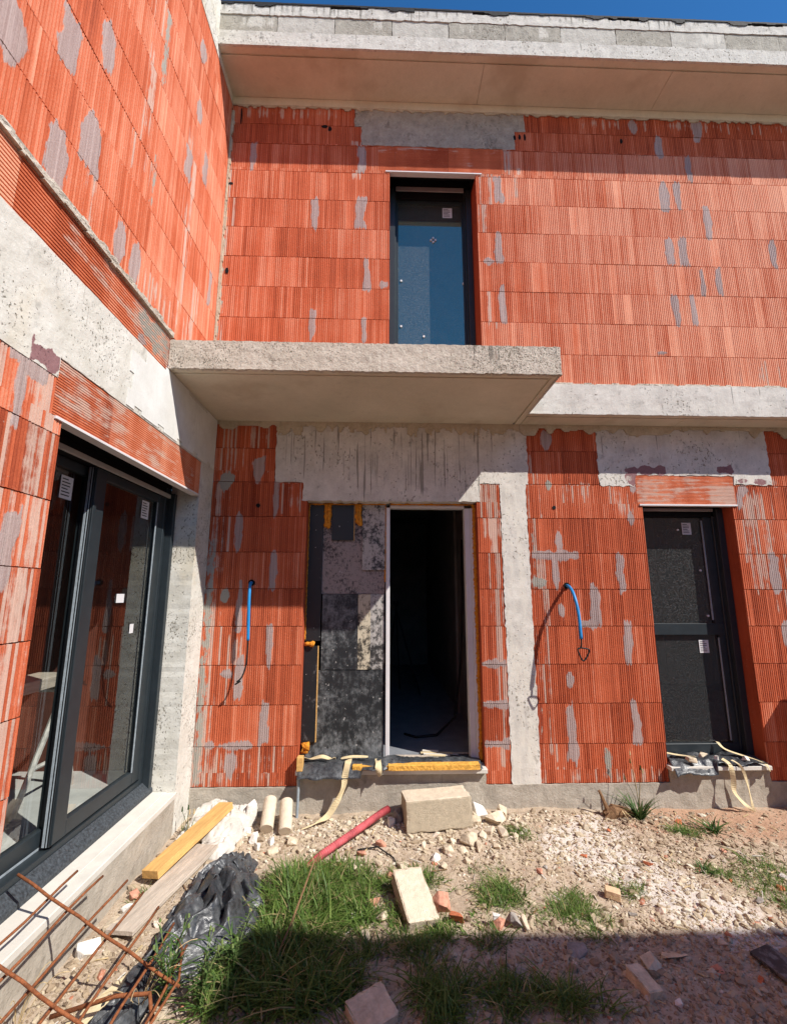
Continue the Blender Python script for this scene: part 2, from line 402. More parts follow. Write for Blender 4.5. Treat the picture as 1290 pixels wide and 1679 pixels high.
def brick_wall(name, mp, courses, u0, u1, holes, parent, smears=(), limes=(), dirts=(), length=.5, phase=0., tone=.5, tspread=.5,
               zstep=.035, horiz=False, pitch=.0168, depth=.0045, mat=None, lime_base=0., tgrad=0.):
    VV = []; FF = []; KK = []; base = 0
    r = np.random.default_rng(abs(hash(name + str(u0) + str(courses[0]))) % 1000 if False else int(abs(u0 * 97 + courses[0] * 31 + len(holes) * 7) * 10) % 9973)
    for ci in range(len(courses) - 1):
        za, zb = courses[ci], courses[ci + 1]
        cuts = sorted({za, zb} | {h for q in holes for h in (q[2], q[3]) if za + .004 < h < zb - .004 and q[0] < u1 and q[1] > u0})
        off = phase + (ci % 2) * length * .5 + r.uniform(-.05, .05)
        k0 = math.floor((u0 - off) / length)
        bricks = []
        uu = off + k0 * length
        while uu < u1:
            bricks.append((uu, uu + length, r.uniform(-.0015, .0015), r.uniform(-.002, .002), np.clip(tone - (.22 if tgrad > .2 and ci >= 8 else 0) + r.normal(0, .17) * tspread * 2, .02, .98), int(r.integers(1 << 30))))  # front wall: top courses coloured darker, deepening the shade under the roof overhang
            uu += length
        for si in range(len(cuts) - 1):
            z0, z1 = cuts[si], cuts[si + 1]
            gap0 = .0018 if si == 0 else 0; gap1 = .0018 if si == len(cuts) - 2 else 0
            iv = [(u0, u1)]
            for (a, b, c, d) in holes:
                if c < (z0 + z1) / 2 < d:
                    nx = []
                    for (p, q) in iv:
                        if b <= p or a >= q:
                            nx.append((p, q)); continue
                        if a > p: nx.append((p, a))
                        if b < q: nx.append((b, q))
                    iv = nx
            for (ba, bb, dep, tilt, tn, sd) in bricks:
                br = np.random.default_rng(sd)
                bandn = 4
                bands = br.normal(0, .048, 40); bdep = np.clip(br.normal(.85, .35, 40), .12, 1.25)
                for (p, q) in iv:
                    a = max(ba + .0008, p); b = min(bb - .0008, q)
                    if b - a < .006:
                        continue
                    if not horiz:
                        k = np.arange(math.floor((a - ba) / pitch) - 1, math.ceil((b - ba) / pitch) + 1)
                        cu = ba + (k[:, None] * pitch + np.array([0, .58, .66, .92])[None, :] * pitch).ravel()
                        cn = np.tile([0, 0, depth, depth], len(k))
                        kk = np.repeat(k, 4)
                        s_ = (cu > a + .0005) & (cu < b - .0005)
                        cu = cu[s_]; cn = cn[s_]; kk = kk[s_]
                        cu = np.concatenate([[a, a], cu, [b, b]]); cn = np.concatenate([[.014, 0], cn, [0, .014]])
                        if len(kk) == 0: kk = np.array([0])
                        kk = np.concatenate([[kk[0]] * 2, kk[:len(cu) - 4], [kk[-1]] * 2])
                        nz = max(1, int(round((z1 - z0) / zstep)))
                        zi = np.linspace(z0 + gap0, z1 - gap1, nz + 1)
                        cz = np.concatenate([[zi[0]], zi, [zi[-1]]]); zn = np.zeros(len(cz)); zn[0] = zn[-1] = .014
                    else:
                        nz_ = np.arange(0, math.ceil((zb - za) / pitch) + 1)
                        cz = za + (nz_[:, None] * pitch + np.array([0, .56, .64, .92])[None, :] * pitch).ravel()
                        zn = np.tile([0, 0, depth, depth], len(nz_))
                        s_ = (cz > z0 + gap0 + .0005) & (cz < z1 - gap1 - .0005)
                        cz = cz[s_]; zn = zn[s_]
                        cz = np.concatenate([[z0 + gap0] * 2, cz, [z1 - gap1] * 2]); zn = np.concatenate([[.014, 0], zn, [0, .014]])
                        nu = max(2, int((b - a) / .03))
                        ui = np.linspace(a, b, nu + 1)
                        cu = np.concatenate([[a], ui, [b]]); cn = np.zeros(len(cu)); cn[0] = cn[-1] = .014
                        kk = (np.floor((cu - ba) / pitch)).astype(int)
                    nU, nZ = len(cu), len(cz)
                    U = np.repeat(cu[:, None], nZ, 1); Z = np.repeat(cz[None, :], nU, 0)
                    jit = (br.random(nU) ** 2) * .0035
                    if not horiz:
                        if gap0: Z[:, :2] += jit[:, None] * .6
                        if gap1: Z[:, -2:] -= ((br.random(nU) ** 2) * .003)[:, None]
                    rib = np.maximum(cn[:, None] * np.ones(nZ)[None], zn[None, :] * np.ones(nU)[:, None])
                    G = smear_field(U, Z, smears); B = np.maximum(rect_field(U, Z, limes, .09), lime_base); A = np.maximum(rect_field(U, Z, [q for q in dirts if q[3] > 2.5 * q[2]], .07), smear_field(U, Z, [q for q in dirts if q[3] <= 2.5 * q[2]]))
                    if not horiz:
                        B = np.clip(B + (B > .08) * np.repeat(br.normal(0, .30, nU // 4 + 1), 4)[:nU, None], 0, 1.3)
                    fill = np.clip((np.maximum(G, A) - .35) * 4, 0, 1)
                    core = rib > .012
                    rr_ = np.where(core, rib, rib * (1 - .50 * fill) - .0018 * fill)
                    if not horiz:
                        rr_ = np.where(core, rr_, rr_ * bdep[(np.abs(kk) // bandn) % 40][:, None])
                    n = rr_ + dep + tilt * (U - (ba + bb) / 2)
                    n = np.where(core, .014, n)
                    T = np.clip(tn + (tgrad if ci < 8 else 0) * np.clip((U - 1.0) / 1.6, -.3, 1) + bands[(np.abs(kk) // bandn) % 40][:, None] + np.repeat(br.normal(0, .085, nU // 4 + 1), 4)[:nU, None] - (rib > .002) * .20 + .05, 0, 1)  # groove tone lowered: rib shading put into the colour
                    P = mp(U.ravel(), Z.ravel(), n.ravel())
                    VV.append(P); KK.append(np.stack([np.broadcast_to(T, U.shape).ravel(), G.ravel(), B.ravel(), A.ravel()], -1))
                    idx = base + np.arange(nU * nZ).reshape(nU, nZ)
                    FF.append(np.stack([idx[:-1, :-1], idx[1:, :-1], idx[1:, 1:], idx[:-1, 1:]], -1).reshape(-1, 4))
                    base += nU * nZ
    return np_mesh(name, np.concatenate(VV), np.concatenate(FF), mat or M['brick_flat' if horiz else 'brick'], parent, np.concatenate(KK))

def solid(name, mp, cu, cz, inside, n0, n1, mats, parent, smears=(), limes=(), drips=(), jitter=.0, rough=.0, seed=1, rscale=18., smooth=False):
    """a slab with the plan 'inside' cut on the grid cu x cz, thickness n0..n1; front face rough"""
    cu = np.array(sorted(set(np.round(cu, 4)))); cz = np.array(sorted(set(np.round(cz, 4))))
    um = (cu[:-1] + cu[1:]) / 2; zm = (cz[:-1] + cz[1:]) / 2
    I = np.array([[bool(inside(a, b)) for b in zm] for a in um])
    nU, nZ = len(cu), len(cz)
    U, Z = np.meshgrid(cu, cz, indexing='ij')
    J = np.zeros((nU + 1, nZ + 1), bool); J[1:-1, 1:-1] = I
    cnt = J[:-1, :-1].astype(int) + J[1:, :-1] + J[:-1, 1:] + J[1:, 1:]
    edge = (cnt > 0) & (cnt < 4)
    Uj = U + edge * jitter * (lat(U * 60, Z * 60, seed) - .5) * 2
    Zj = Z + edge * jitter * (lat(U * 60, Z * 60, seed + 5) - .5) * 2
    nf = n0 + rough * (fbm(U * rscale, Z * rscale, seed + 9) - .5) * 2 * (~edge)
    Pf = mp(Uj.ravel(), Zj.ravel(), nf.ravel()); Pb = mp(Uj.ravel(), Zj.ravel(), np.full(U.size, n1))
    idx = np.arange(U.size).reshape(nU, nZ); nb = U.size
    F = []
    for i in range(nU - 1):
        for j in range(nZ - 1):
            if not I[i, j]: continue
            a, b, c, d = idx[i, j], idx[i + 1, j], idx[i + 1, j + 1], idx[i, j + 1]
            F.append((a, b, c, d)); F.append((a + nb, d + nb, c + nb, b + nb))
            if i == 0 or not I[i - 1, j]: F.append((d, d + nb, a + nb, a))
            if i == nU - 2 or not I[i + 1, j]: F.append((b, b + nb, c + nb, c))
            if j == 0 or not I[i, j - 1]: F.append((a, a + nb, b + nb, b))
            if j == nZ - 2 or not I[i, j + 1]: F.append((c, c + nb, d + nb, d))
    K = np.stack([np.full(U.size, .5), smear_field(U, Z, smears).ravel(), rect_field(U, Z, limes, .08).ravel(), rect_field(U, Z, drips, .12).ravel()], -1)
    V = np.concatenate([Pf, Pb]); K = np.concatenate([K, K])
    F = np.array(F); used = np.unique(F); re = np.zeros(len(V), int); re[used] = np.arange(len(used))
    return np_mesh(name, V[used], re[F], mats, parent, K[used], smooth)

def fr(a, b, s):
    return list(np.linspace(a, b, max(2, int(round((b - a) / s)) + 1)))

def inr(rects, u, z):
    return any(a < u < b and c < z < d for a, b, c, d in rects)

def bx(name, parent, mat, x0, x1, y0, y1, z0, z1, bevel=.002):
    m = MB(); m.box(x0, x1, y0, y1, z0, z1)
    return m.build(name, mat, parent, bevel=bevel)

# ================================================================== THE HOUSE
house = thing('unfinished_house', 'two-storey house of ribbed red hollow blocks with bare concrete slabs, still unrendered', 'house')

lower = [-1.444, -1.159] + [-1.159 + .3 * k for k in range(1, 9)] + [1.47]
upper = [1.752 + .3 * k for k in range(9)] + [4.372, 4.575]
wing_up = [1.73 + .3 * k for k in range(9)] + [4.35, 4.57]
XR = 5.6

DOOR = (-.62, .832, -1.35, .78)
RWIN = (2.275, 3.08, -1.345, .772)
UWIN = (.07, .875, 1.6, 3.885)
C1 = [(-.902, 1.287, .941, 1.5), (-.66, .86, .78, .941), (1.035, 1.262, -1.5, .95)]
C2 = [(1.915, 3.463, 1.03, 1.5), (1.915, 2.235, .93, 1.04), (3.115, 3.463, .95, 1.04)]
LINT = (2.235, 3.115, .772, 1.03)
UC = [(-.266, 1.364, 4.372, 4.6), (-.20, 1.26, 4.165, 4.373)]
ULINT = (-.04, 1.14, 3.885, 4.165)

US = [(-1.201,3.995,.067,.303),(-.193,3.998,.08,.305),(-.612,3.407,.066,.33),(-.185,3.43,.1,.34),(-.128,2.792,.065,.31),(-.597,2.298,.063,.273),(-.148,2.252,.042,.221),(1.079,3.719,.081,.287),(1.065,3.1,.067,.31),(1.069,2.528,.065,.36),(2.431,4.473,.085,.18),(3.052,4.447,.098,.24),(2.667,4.248,.072,.233),(2.927,4.007,.072,.284),(2.649,3.691,.094,.303),(2.784,3.696,.083,.303),(3.044,3.422,.07,.33),(2.642,3.099,.08,.294),(2.774,3.103,.081,.295),(2.912,2.788,.045,.293),(3.073,2.798,.068,.281),(2.647,2.497,.067,.303),(2.799,2.509,.056,.322),(2.463,2.083,.12,.058,.8),(.014,2.694,.076,.061),(.97,2.954,.10,.05),(3.62,3.1,.07,.28),(4.0,2.5,.07,.28),(4.2,3.7,.08,.28)]
LS = [(-1.043,1.036,.085,.243),(-.886,.797,.051,.291),(-1.181,.508,.061,.3),(-.877,.192,.06,.3),(-1.133,-.103,.059,.36),(-.876,-.415,.058,.31),(-1.103,-.658,.067,.32),(-.88,-.987,.066,.31),(-1.152,-1.149,.36,.044,.9),(-1.201,-.625,.115,.064,.9),(-1.128,-1.292,.111,.215,.7),(.93,-.555,.2,.052),(.928,-.864,.2,.064),(.931,-1.155,.2,.058),(1.525,.456,.084,.157),(1.485,.324,.398,.077),(1.486,.173,.052,.254),(2.033,.175,.073,.307),(1.792,-.097,.082,.345),(1.729,-.242,.153,.049),(1.517,-.138,.061,.119),(2.048,-.391,.071,.33),(1.53,-.682,.09,.122),(1.526,-1.08,.078,.44),(2.049,-1.002,.079,.31),(1.457,1.34,.099,.198),(3.372,.179,.107,.31),(3.4,-.326,.07,.2),(2.214,.968,.098,.171),(2.161,.645,.075,.128),(3.178,.9,.1,.1),(3.153,.80,.077,.132)]
CS = [(2.33,1.075,.36,.07),(2.20,1.0,.1,.13),(3.055,1.085,.15,.10),(3.2,.985,.1,.05),(3.361,.98,.12,.06)]

Fl, Fu, Fw = fmap(YL), fmap(YU), lmap(XL)

# --- brickwork
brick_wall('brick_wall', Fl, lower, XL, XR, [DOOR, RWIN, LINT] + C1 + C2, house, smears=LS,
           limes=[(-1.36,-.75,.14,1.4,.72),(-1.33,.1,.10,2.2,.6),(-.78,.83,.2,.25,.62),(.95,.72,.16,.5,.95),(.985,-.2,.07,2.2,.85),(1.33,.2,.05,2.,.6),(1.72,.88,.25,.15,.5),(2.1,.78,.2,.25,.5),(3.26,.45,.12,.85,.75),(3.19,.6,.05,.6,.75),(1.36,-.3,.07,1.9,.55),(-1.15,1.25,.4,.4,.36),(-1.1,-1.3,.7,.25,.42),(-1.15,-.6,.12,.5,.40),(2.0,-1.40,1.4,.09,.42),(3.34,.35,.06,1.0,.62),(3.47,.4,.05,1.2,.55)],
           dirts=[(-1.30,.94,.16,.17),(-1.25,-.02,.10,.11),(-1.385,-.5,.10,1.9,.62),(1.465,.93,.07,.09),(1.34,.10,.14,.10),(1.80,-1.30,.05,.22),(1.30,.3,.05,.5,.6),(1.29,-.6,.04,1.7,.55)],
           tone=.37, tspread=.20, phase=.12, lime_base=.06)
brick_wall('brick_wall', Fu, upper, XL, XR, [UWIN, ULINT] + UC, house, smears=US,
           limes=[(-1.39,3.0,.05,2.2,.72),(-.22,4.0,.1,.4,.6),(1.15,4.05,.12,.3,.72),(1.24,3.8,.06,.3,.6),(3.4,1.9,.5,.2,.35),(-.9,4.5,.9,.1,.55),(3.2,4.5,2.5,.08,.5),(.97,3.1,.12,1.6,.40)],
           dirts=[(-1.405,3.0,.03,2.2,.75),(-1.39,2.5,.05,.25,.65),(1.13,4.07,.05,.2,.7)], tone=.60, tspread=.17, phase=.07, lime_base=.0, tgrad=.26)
LU = [(1.397,2.12,.149,.30),(1.662,2.478,.117,.281),(1.905,2.789,.131,.286),(1.684,1.887,.122,.273),(1.888,2.183,.127,.309),(2.193,1.869,.12,.261),(2.341,1.877,.12,.258),(2.829,3.112,.11,.263),(3.107,3.366,.09,.285),(2.939,3.703,.1,.209),(2.885,4.219,.12,.2),(3.37,2.49,.07,.328),(1.15,2.8,.12,.28),(1.0,3.3,.12,.28)]
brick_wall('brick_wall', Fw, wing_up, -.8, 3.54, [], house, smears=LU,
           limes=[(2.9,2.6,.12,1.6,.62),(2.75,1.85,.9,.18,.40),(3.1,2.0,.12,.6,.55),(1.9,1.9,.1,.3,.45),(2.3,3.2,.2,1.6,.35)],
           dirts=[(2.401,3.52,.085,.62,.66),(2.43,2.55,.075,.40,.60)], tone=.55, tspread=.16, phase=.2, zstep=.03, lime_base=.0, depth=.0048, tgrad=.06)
WIN_L = (1.945, 3.49, -1.375, .765)
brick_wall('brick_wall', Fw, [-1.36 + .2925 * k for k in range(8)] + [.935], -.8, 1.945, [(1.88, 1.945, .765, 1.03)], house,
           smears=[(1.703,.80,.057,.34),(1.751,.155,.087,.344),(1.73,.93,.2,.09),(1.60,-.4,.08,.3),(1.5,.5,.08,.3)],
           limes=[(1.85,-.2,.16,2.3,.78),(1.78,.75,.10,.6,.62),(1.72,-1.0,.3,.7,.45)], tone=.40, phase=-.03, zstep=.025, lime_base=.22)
# horizontally ribbed lintel and slab-edge units
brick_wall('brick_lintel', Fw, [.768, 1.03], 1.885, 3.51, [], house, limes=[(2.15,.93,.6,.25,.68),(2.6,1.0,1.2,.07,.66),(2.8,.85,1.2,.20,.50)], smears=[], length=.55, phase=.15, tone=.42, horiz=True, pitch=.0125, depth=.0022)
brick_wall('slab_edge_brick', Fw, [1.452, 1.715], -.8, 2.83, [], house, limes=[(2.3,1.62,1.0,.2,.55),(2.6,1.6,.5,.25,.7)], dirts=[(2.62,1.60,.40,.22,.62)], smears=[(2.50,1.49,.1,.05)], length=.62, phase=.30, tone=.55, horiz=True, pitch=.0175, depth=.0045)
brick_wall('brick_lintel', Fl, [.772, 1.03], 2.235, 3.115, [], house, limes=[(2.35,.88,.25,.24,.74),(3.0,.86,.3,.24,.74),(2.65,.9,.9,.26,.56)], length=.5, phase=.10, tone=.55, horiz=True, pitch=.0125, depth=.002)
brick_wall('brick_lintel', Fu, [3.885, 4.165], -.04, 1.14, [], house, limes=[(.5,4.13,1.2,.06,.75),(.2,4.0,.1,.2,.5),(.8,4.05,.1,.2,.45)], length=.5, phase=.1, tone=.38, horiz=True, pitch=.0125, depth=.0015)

# --- block cores behind the ribbed faces (give every opening its reveal)
def core(name, mp, u0, u1, z0, z1, holes, n0, n1, mat):
    cu = [u0, u1] + [h for q in holes for h in q[:2] if u0 < h < u1]
    cz = [z0, z1] + [h for q in holes for h in q[2:] if z0 < h < z1]
    return solid(name, mp, cu, cz, lambda a, b: not inr(holes, a, b), n0, n1, mat, house)
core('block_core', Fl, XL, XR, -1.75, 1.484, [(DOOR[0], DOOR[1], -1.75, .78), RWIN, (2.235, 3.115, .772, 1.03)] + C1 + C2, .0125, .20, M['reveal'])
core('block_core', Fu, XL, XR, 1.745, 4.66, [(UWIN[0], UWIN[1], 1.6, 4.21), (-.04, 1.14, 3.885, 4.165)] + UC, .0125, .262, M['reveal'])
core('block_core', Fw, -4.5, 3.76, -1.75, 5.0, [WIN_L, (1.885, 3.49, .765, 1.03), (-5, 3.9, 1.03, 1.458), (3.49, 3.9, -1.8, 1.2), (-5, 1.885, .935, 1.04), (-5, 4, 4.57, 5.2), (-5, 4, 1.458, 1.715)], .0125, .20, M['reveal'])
# thin U-lintel shells (dark shutter void behind them)
bx('lintel_shell', house, M['joint'], 2.235, 3.115, YL + .0125, YL + .05, .774, 1.03, 0)
bx('lintel_shell', house, M['joint'], -.04, 1.14, YU + .0125, YU + .05, 3.887, 4.165, 0)
bx('lintel_shell', house, M['joint'], XL - .05, XL - .0125, 1.885, 3.51, .770, 1.03, 0)
bx('slab_edge_backing', house, M['joint'], XL - .3, XL - .0125, -4.5, 2.83, 1.458, 1.715, 0)

# --- cast concrete in the walls
g1u = fr(-.902, 1.287, .03) + [-.66, .86, 1.035, 1.262]; g1z = fr(-1.45, 1.46, .03) + [.78, .941]
solid('concrete_lintel', Fl, g1u, g1z, lambda u, z: inr([(-.902, 1.287, .941, 1.5), (-.66, .86, .78, .941), (1.035, 1.262, -1.5, .95)], u, z),
      -.003, .20, M['conc_grey'], house, drips=[(.1,1.2,1.9,.5,.8),(.3,1.05,1.2,.4,.9),(1.15,.8,.1,.6,.4)], limes=[(1.15,-.2,.22,2.6,.62),(1.1,.88,.3,.1,.7)], jitter=.008, rough=.0025)
g2u = fr(1.915, 3.463, .03) + [2.235, 3.115]; g2z = fr(.93, 1.46, .03) + [1.03, .95]
solid('concrete_lintel', Fl, g2u, g2z, lambda u, z: inr(C2, u, z), -.003, .20, M['conc_grey'], house, smears=CS,
      limes=[(2.1,1.0,.3,.1,.7),(3.3,1.0,.3,.1,.6),(2.6,1.05,.7,.04,.7)], drips=[(2.7,1.3,1.5,.3,.25)], jitter=.01, rough=.0025, seed=4)
g3u = fr(-.266, 1.364, .03) + [-.20, 1.26]; g3z = fr(4.165, 4.60, .03) + [4.372]
solid('concrete_lintel', Fu, g3u, g3z, lambda u, z: inr(UC, u, z), -.003, .20, M['agglo'], house, jitter=.008, rough=.002, seed=6, limes=[(.5,4.18,1.4,.05,.6)])
gwu = fr(-2.0, 3.757, .035) + [3.49, 1.885, 2.37, 2.83]; gwz = fr(-1.75, 1.456, .035) + [.935, 1.03, 1.495]
def wing_conc(u, z):
    if z > 1.456: return u > 2.83
    if u > 3.49: return True
    if u > 3.51 or u < 1.885: return z > .935 and z < 1.458
    return 1.03 < z < 1.458
solid('concrete_band', Fw, gwu, gwz, wing_conc, -.004, .21, [M['conc_white']], house, jitter=.003, rough=.003, seed=8,
      smears=[(1.80,.985,.16,.07)], drips=[(3.6,1.3,.3,.3,.5)])
# smooth render patch at the end of the band, over the opening
solid('render_patch', Fw, fr(2.40, 3.745, .04), fr(1.04, 1.50, .025), lambda u, z: z < (1.46 if u > 2.55 else 1.38) + .02 * math.sin(u * 9) and z > 1.045 + .02 * math.sin(u * 23) and u > 2.40 + .03 * math.sin(z * 17),
      -.0085, -.0035, concrete_mat('smooth_white_render', (.60, .585, .54), (.74, .735, .70), grime=.25, bmp=.0015, warm=(.62, .56, .40)), house, seed=3)
# ring beam + parapet on the wing, roof ring beam on the front wall
solid('ring_beam', Fw, fr(-.8, 3.54, .05), fr(4.572, 5.10, .05), lambda u, z: True, -.004, .2, M['conc_white'], house, rough=.003, seed=12)
solid('ring_beam', Fu, fr(XL, XR, .06), fr(4.577, 4.658, .04), lambda u, z: True, -.012, .2, M['conc_soffit'], house, rough=.002, jitter=.004, seed=13)

# --- plinths
solid('plinth', Fl, fr(XL, XR, .035) + [DOOR[0], DOOR[1], RWIN[0], RWIN[1], .9], fr(-1.85, -1.345, .03) + [-1.447],
      lambda u, z: z < -1.447 or ((DOOR[0] < u < DOOR[1] or RWIN[0] < u < RWIN[1]) and z < -1.348), -.010, .19, M['plinth'], house, rough=.005, jitter=.004, seed=21, drips=[(.2,-1.5,4,.3,.3)])
solid('plinth', Fw, fr(-1.5, 3.488, .04), fr(-1.85, -1.378, .035), lambda u, z: True if u > 1.945 else z < -1.364, -.006, .19, M['plinth'], house, rough=.004, jitter=.003, seed=22)

# --- mortar beads and residue
solid('mortar_residue', Fl, fr(XL + .003, XR, .012), fr(1.36, 1.483, .010), lambda u, z: z > 1.450 - .11 * max(0, lat(u * 14., 3., 5) - .35) - (.075 * lat(u * 45, 1., 9) ** 2 if -.9 < u < 1.0 else .0), -.014, -.0045, M['residue'], house, rough=.004, seed=31, rscale=60)
solid('mortar_bead', Fu, fr(1.2, XR, .02), fr(1.742, 1.79, .009), lambda u, z: z < 1.762 + .026 * lat(u * 18., 2., 6), -.022, .012, M['conc_rough'], house, rough=.006, seed=32, rscale=50)
solid('mortar_bead', Fw, fr(-.8, 2.83, .02), fr(1.690, 1.76, .009), lambda u, z: 1.700 + .012 * lat(u * 15., 7., 3) < z < 1.728 + .026 * lat(u * 20., 2., 8), -.020, .012, M['conc_rough'], house, rough=.007, seed=33, rscale=50)
solid('mortar_residue', Fu, fr(XL + .003, XR, .016), fr(4.53, 4.578, .009), lambda u, z: z > 4.572 - .035 * lat(u * 28., 3., 15) ** 1.5, -.010, -.003, M['residue'], house, rough=.002, seed=34, rscale=60)

solid('mortar_bead', Fu, fr(XL + .0015, XL + .034, .008), fr(1.75, 4.5, .03), lambda u, z: u - XL < .012 + .020 * lat(u * 0 + 3., z * 14., 4) + (.03 if 2.38 < z < 2.5 else 0), -.013, .012, M['residue'], house, rough=.004, seed=35, rscale=40)
# --- balcony slab, first-floor slab edge
def hmap(z):          # horizontal faces seen from below: (u=x, v=y)
    return lambda u, v, n: np.stack([u, v, z + n], -1)
def slab_front(name, x0, x1, y0, z0, z1, thick, mat, rough, seed, lim=(), dr=()):
    return solid(name, fmap(y0), fr(x0, x1, .02), fr(z0, z1, .02), lambda u, z: True, 0., thick, mat, house, rough=rough, jitter=.004, seed=seed, rscale=35, limes=lim, drips=dr)
bal = bx('balcony_slab', house, M['conc_soffit'], XL + .002, 1.235, 2.838, 3.753, 1.496, 1.675, .004)
def soffit(parent, x0, x1, y0, y1, z, right_edge):
    """soffit skin with a drip groove near its free edges"""
    m = MB()
    g = .05; w = .017
    m.box(x0, x1, y0, y0 + g, z, z + .02)
    if right_edge:
        m.box(x1 - g, x1, y0 + g + .0, y1, z, z + .02)
        m.box(x0, x1 - g - w, y0 + g + w, y1, z, z + .02)
    else:
        xs = [x0] + [q for q in (.905, 2.62, 4.4) if x0 < q < x1] + [x1]
        for a, b in zip(xs[:-1], xs[1:]):
            m.box(a + .0015, b - .0015, y0 + g + w, y1, z, z + .02)
    return m.build('soffit', M['conc_soffit'], parent, bevel=.0015)
soffit(bal, XL + .002, 1.237, 2.836, 3.752, 1.484, True)
f = slab_front('slab_nose', XL + .003, 1.239, 2.82, 1.482, 1.688, .03, M['conc_rough'], .004, 41, lim=[(-.9,1.5,1.2,.04,.5)], dr=[(.9,1.64,.7,.12,1.),(0,1.66,2,.05,.4)]); f.parent = bal
solid('slab_nose', lambda u, z, n: np.stack([1.239 - n, u, z], -1), fr(2.851, 3.49, .03), fr(1.483, 1.687, .03), lambda u, z: True, 0., .02, M['conc_rough'], bal, rough=.002, seed=42)
m = MB(); m.box(XL + .003, 1.217, 2.851, 3.545, 1.676, 1.684); m.build('slab_top', M['conc_rough'], bal)
fs = bx('floor_slab', house, M['conc_soffit'], 1.24, XR, 3.516, 3.753, 1.496, 1.735, .003)
soffit(fs, 1.2415, XR, 3.512, 3.752, 1.484, False)
solid('slab_nose', fmap(3.497), fr(1.2405, XR, .03), fr(1.482, 1.748, .022), lambda u, z: True, 0., .018, M['conc_grey'], fs, rough=.003, jitter=.003, seed=43, limes=[(3,1.55,4,.1,.55)], drips=[(3.2,1.7,.5,.1,.6)])

# --- roof overhang with parapet of blocks
rf = bx('roof_overhang', house, M['conc_soffit'], XL - .4, 7.5, 3.142, 4.4, 4.675, 4.84, .003)
soffit(rf, XL + .002, 7.5, 3.137, 3.56, 4.662, False)
solid('roof_edge', fmap(3.120), fr(XL - .001, 7.5, .035), fr(4.660, 4.812, .03), lambda u, z: True, 0., .02, M['conc_roof'], rf, rough=.003, jitter=.003, seed=51, limes=[(2,4.7,7,.06,.5)], drips=[(1.5,4.78,6,.1,.4)])
bl = []
u = XL - .001; rr = random.Random(5)
mbk = None
k = 0
for u in np.arange(XL, 7.5, .5):
    solid('parapet_block', fmap(3.122), fr(u + .003, min(u + .497, 7.5), .035), fr(4.815, 4.985, .03), lambda a, b: True, rr.uniform(-.002, .003), .17, [M['agglo'], M['agglo_pale'], M['agglo'], M['agglo_pale'], M['agglo']][k % 5], rf, rough=.003, jitter=.004, seed=60 + k, limes=[(u + rr.uniform(.1,.4),4.92,rr.uniform(.1,.35),.15,rr.choice([.3,.55,.75]))])
    k += 1
solid('parapet_cap', fmap(3.115), fr(XL - .001, 7.5, .03), fr(4.987, 5.11, .03), lambda u, z: z < 5.10 + .008 * math.sin(u * 5), 0., .2, M['conc_roof'], rf, rough=.005, jitter=.008, seed=80, limes=[(2.5,5.02,9,.06,.62)], drips=[(-.6,5.06,1.9,.14,1.2),(3,5.08,8,.07,1.15)])
solid('bitumen_membrane', fmap(3.108), fr(XL, 7.5, .02), fr(5.06, 5.118, .008), lambda u, z: z > 5.098 - .035 * max(0, lat(u * 12., 4., 2) - .62) * 2.6, 0., .25, M['membrane'], rf, jitter=.002, seed=81)

# --- windows and the sliding door
def stickers(parent, spots, mp, sg=-1, printed=True):
    for (u, z, w, h, n) in spots:
        m = MB()
        P = [mp(np.array(a), np.array(b), np.array(c)) for c in (n, n + .0015) for a, b in ((u - w / 2, z - h / 2), (u + w / 2, z - h / 2), (u + w / 2, z + h / 2), (u - w / 2, z + h / 2))]
        m.add(P, [(0, 1, 2, 3), (7, 6, 5, 4), (0, 4, 5, 1), (1, 5, 6, 2), (2, 6, 7, 3), (3, 7, 4, 0)])
        st = m.build('sticker', M['paper'], parent)
        if not printed:
            continue
        # printed lines too small to read
        ln = MB()
        for q in range(6):
            zz = z + h * (.36 - q * .14); ww = w * (.38 if q % 3 else .28)
            P = [mp(np.array(a), np.array(b), np.array(c)) for c in ((n - .0006, n - .0001) if sg < 0 else (n + .0021, n + .0016)) for a, b in ((u - w * .40, zz - h * .025), (u - w * .40 + ww * 2 * .9, zz - h * .025), (u - w * .40 + ww * 2 * .9, zz + h * .025), (u - w * .40, zz + h * .025))]
            ln.add(P, [(0, 1, 2, 3), (7, 6, 5, 4), (0, 4, 5, 1), (1, 5, 6, 2), (2, 6, 7, 3), (3, 7, 4, 0)], 1)
        st.data.materials.append(M['wire'])
        me = st.data; bm = bmesh.new(); bm.from_mesh(me)
        vs = [bm.verts.new(p) for p in ln.v]
        for fc in ln.f:
            nf = bm.faces.new([vs[i] for i in fc]); nf.material_index = 1
        bm.to_mesh(me); bm.free()

def pane(name, parent, mat, P):
    m = MB(); m.add(P, [(0, 1, 2, 3)])
    return m.build(name, mat, parent)

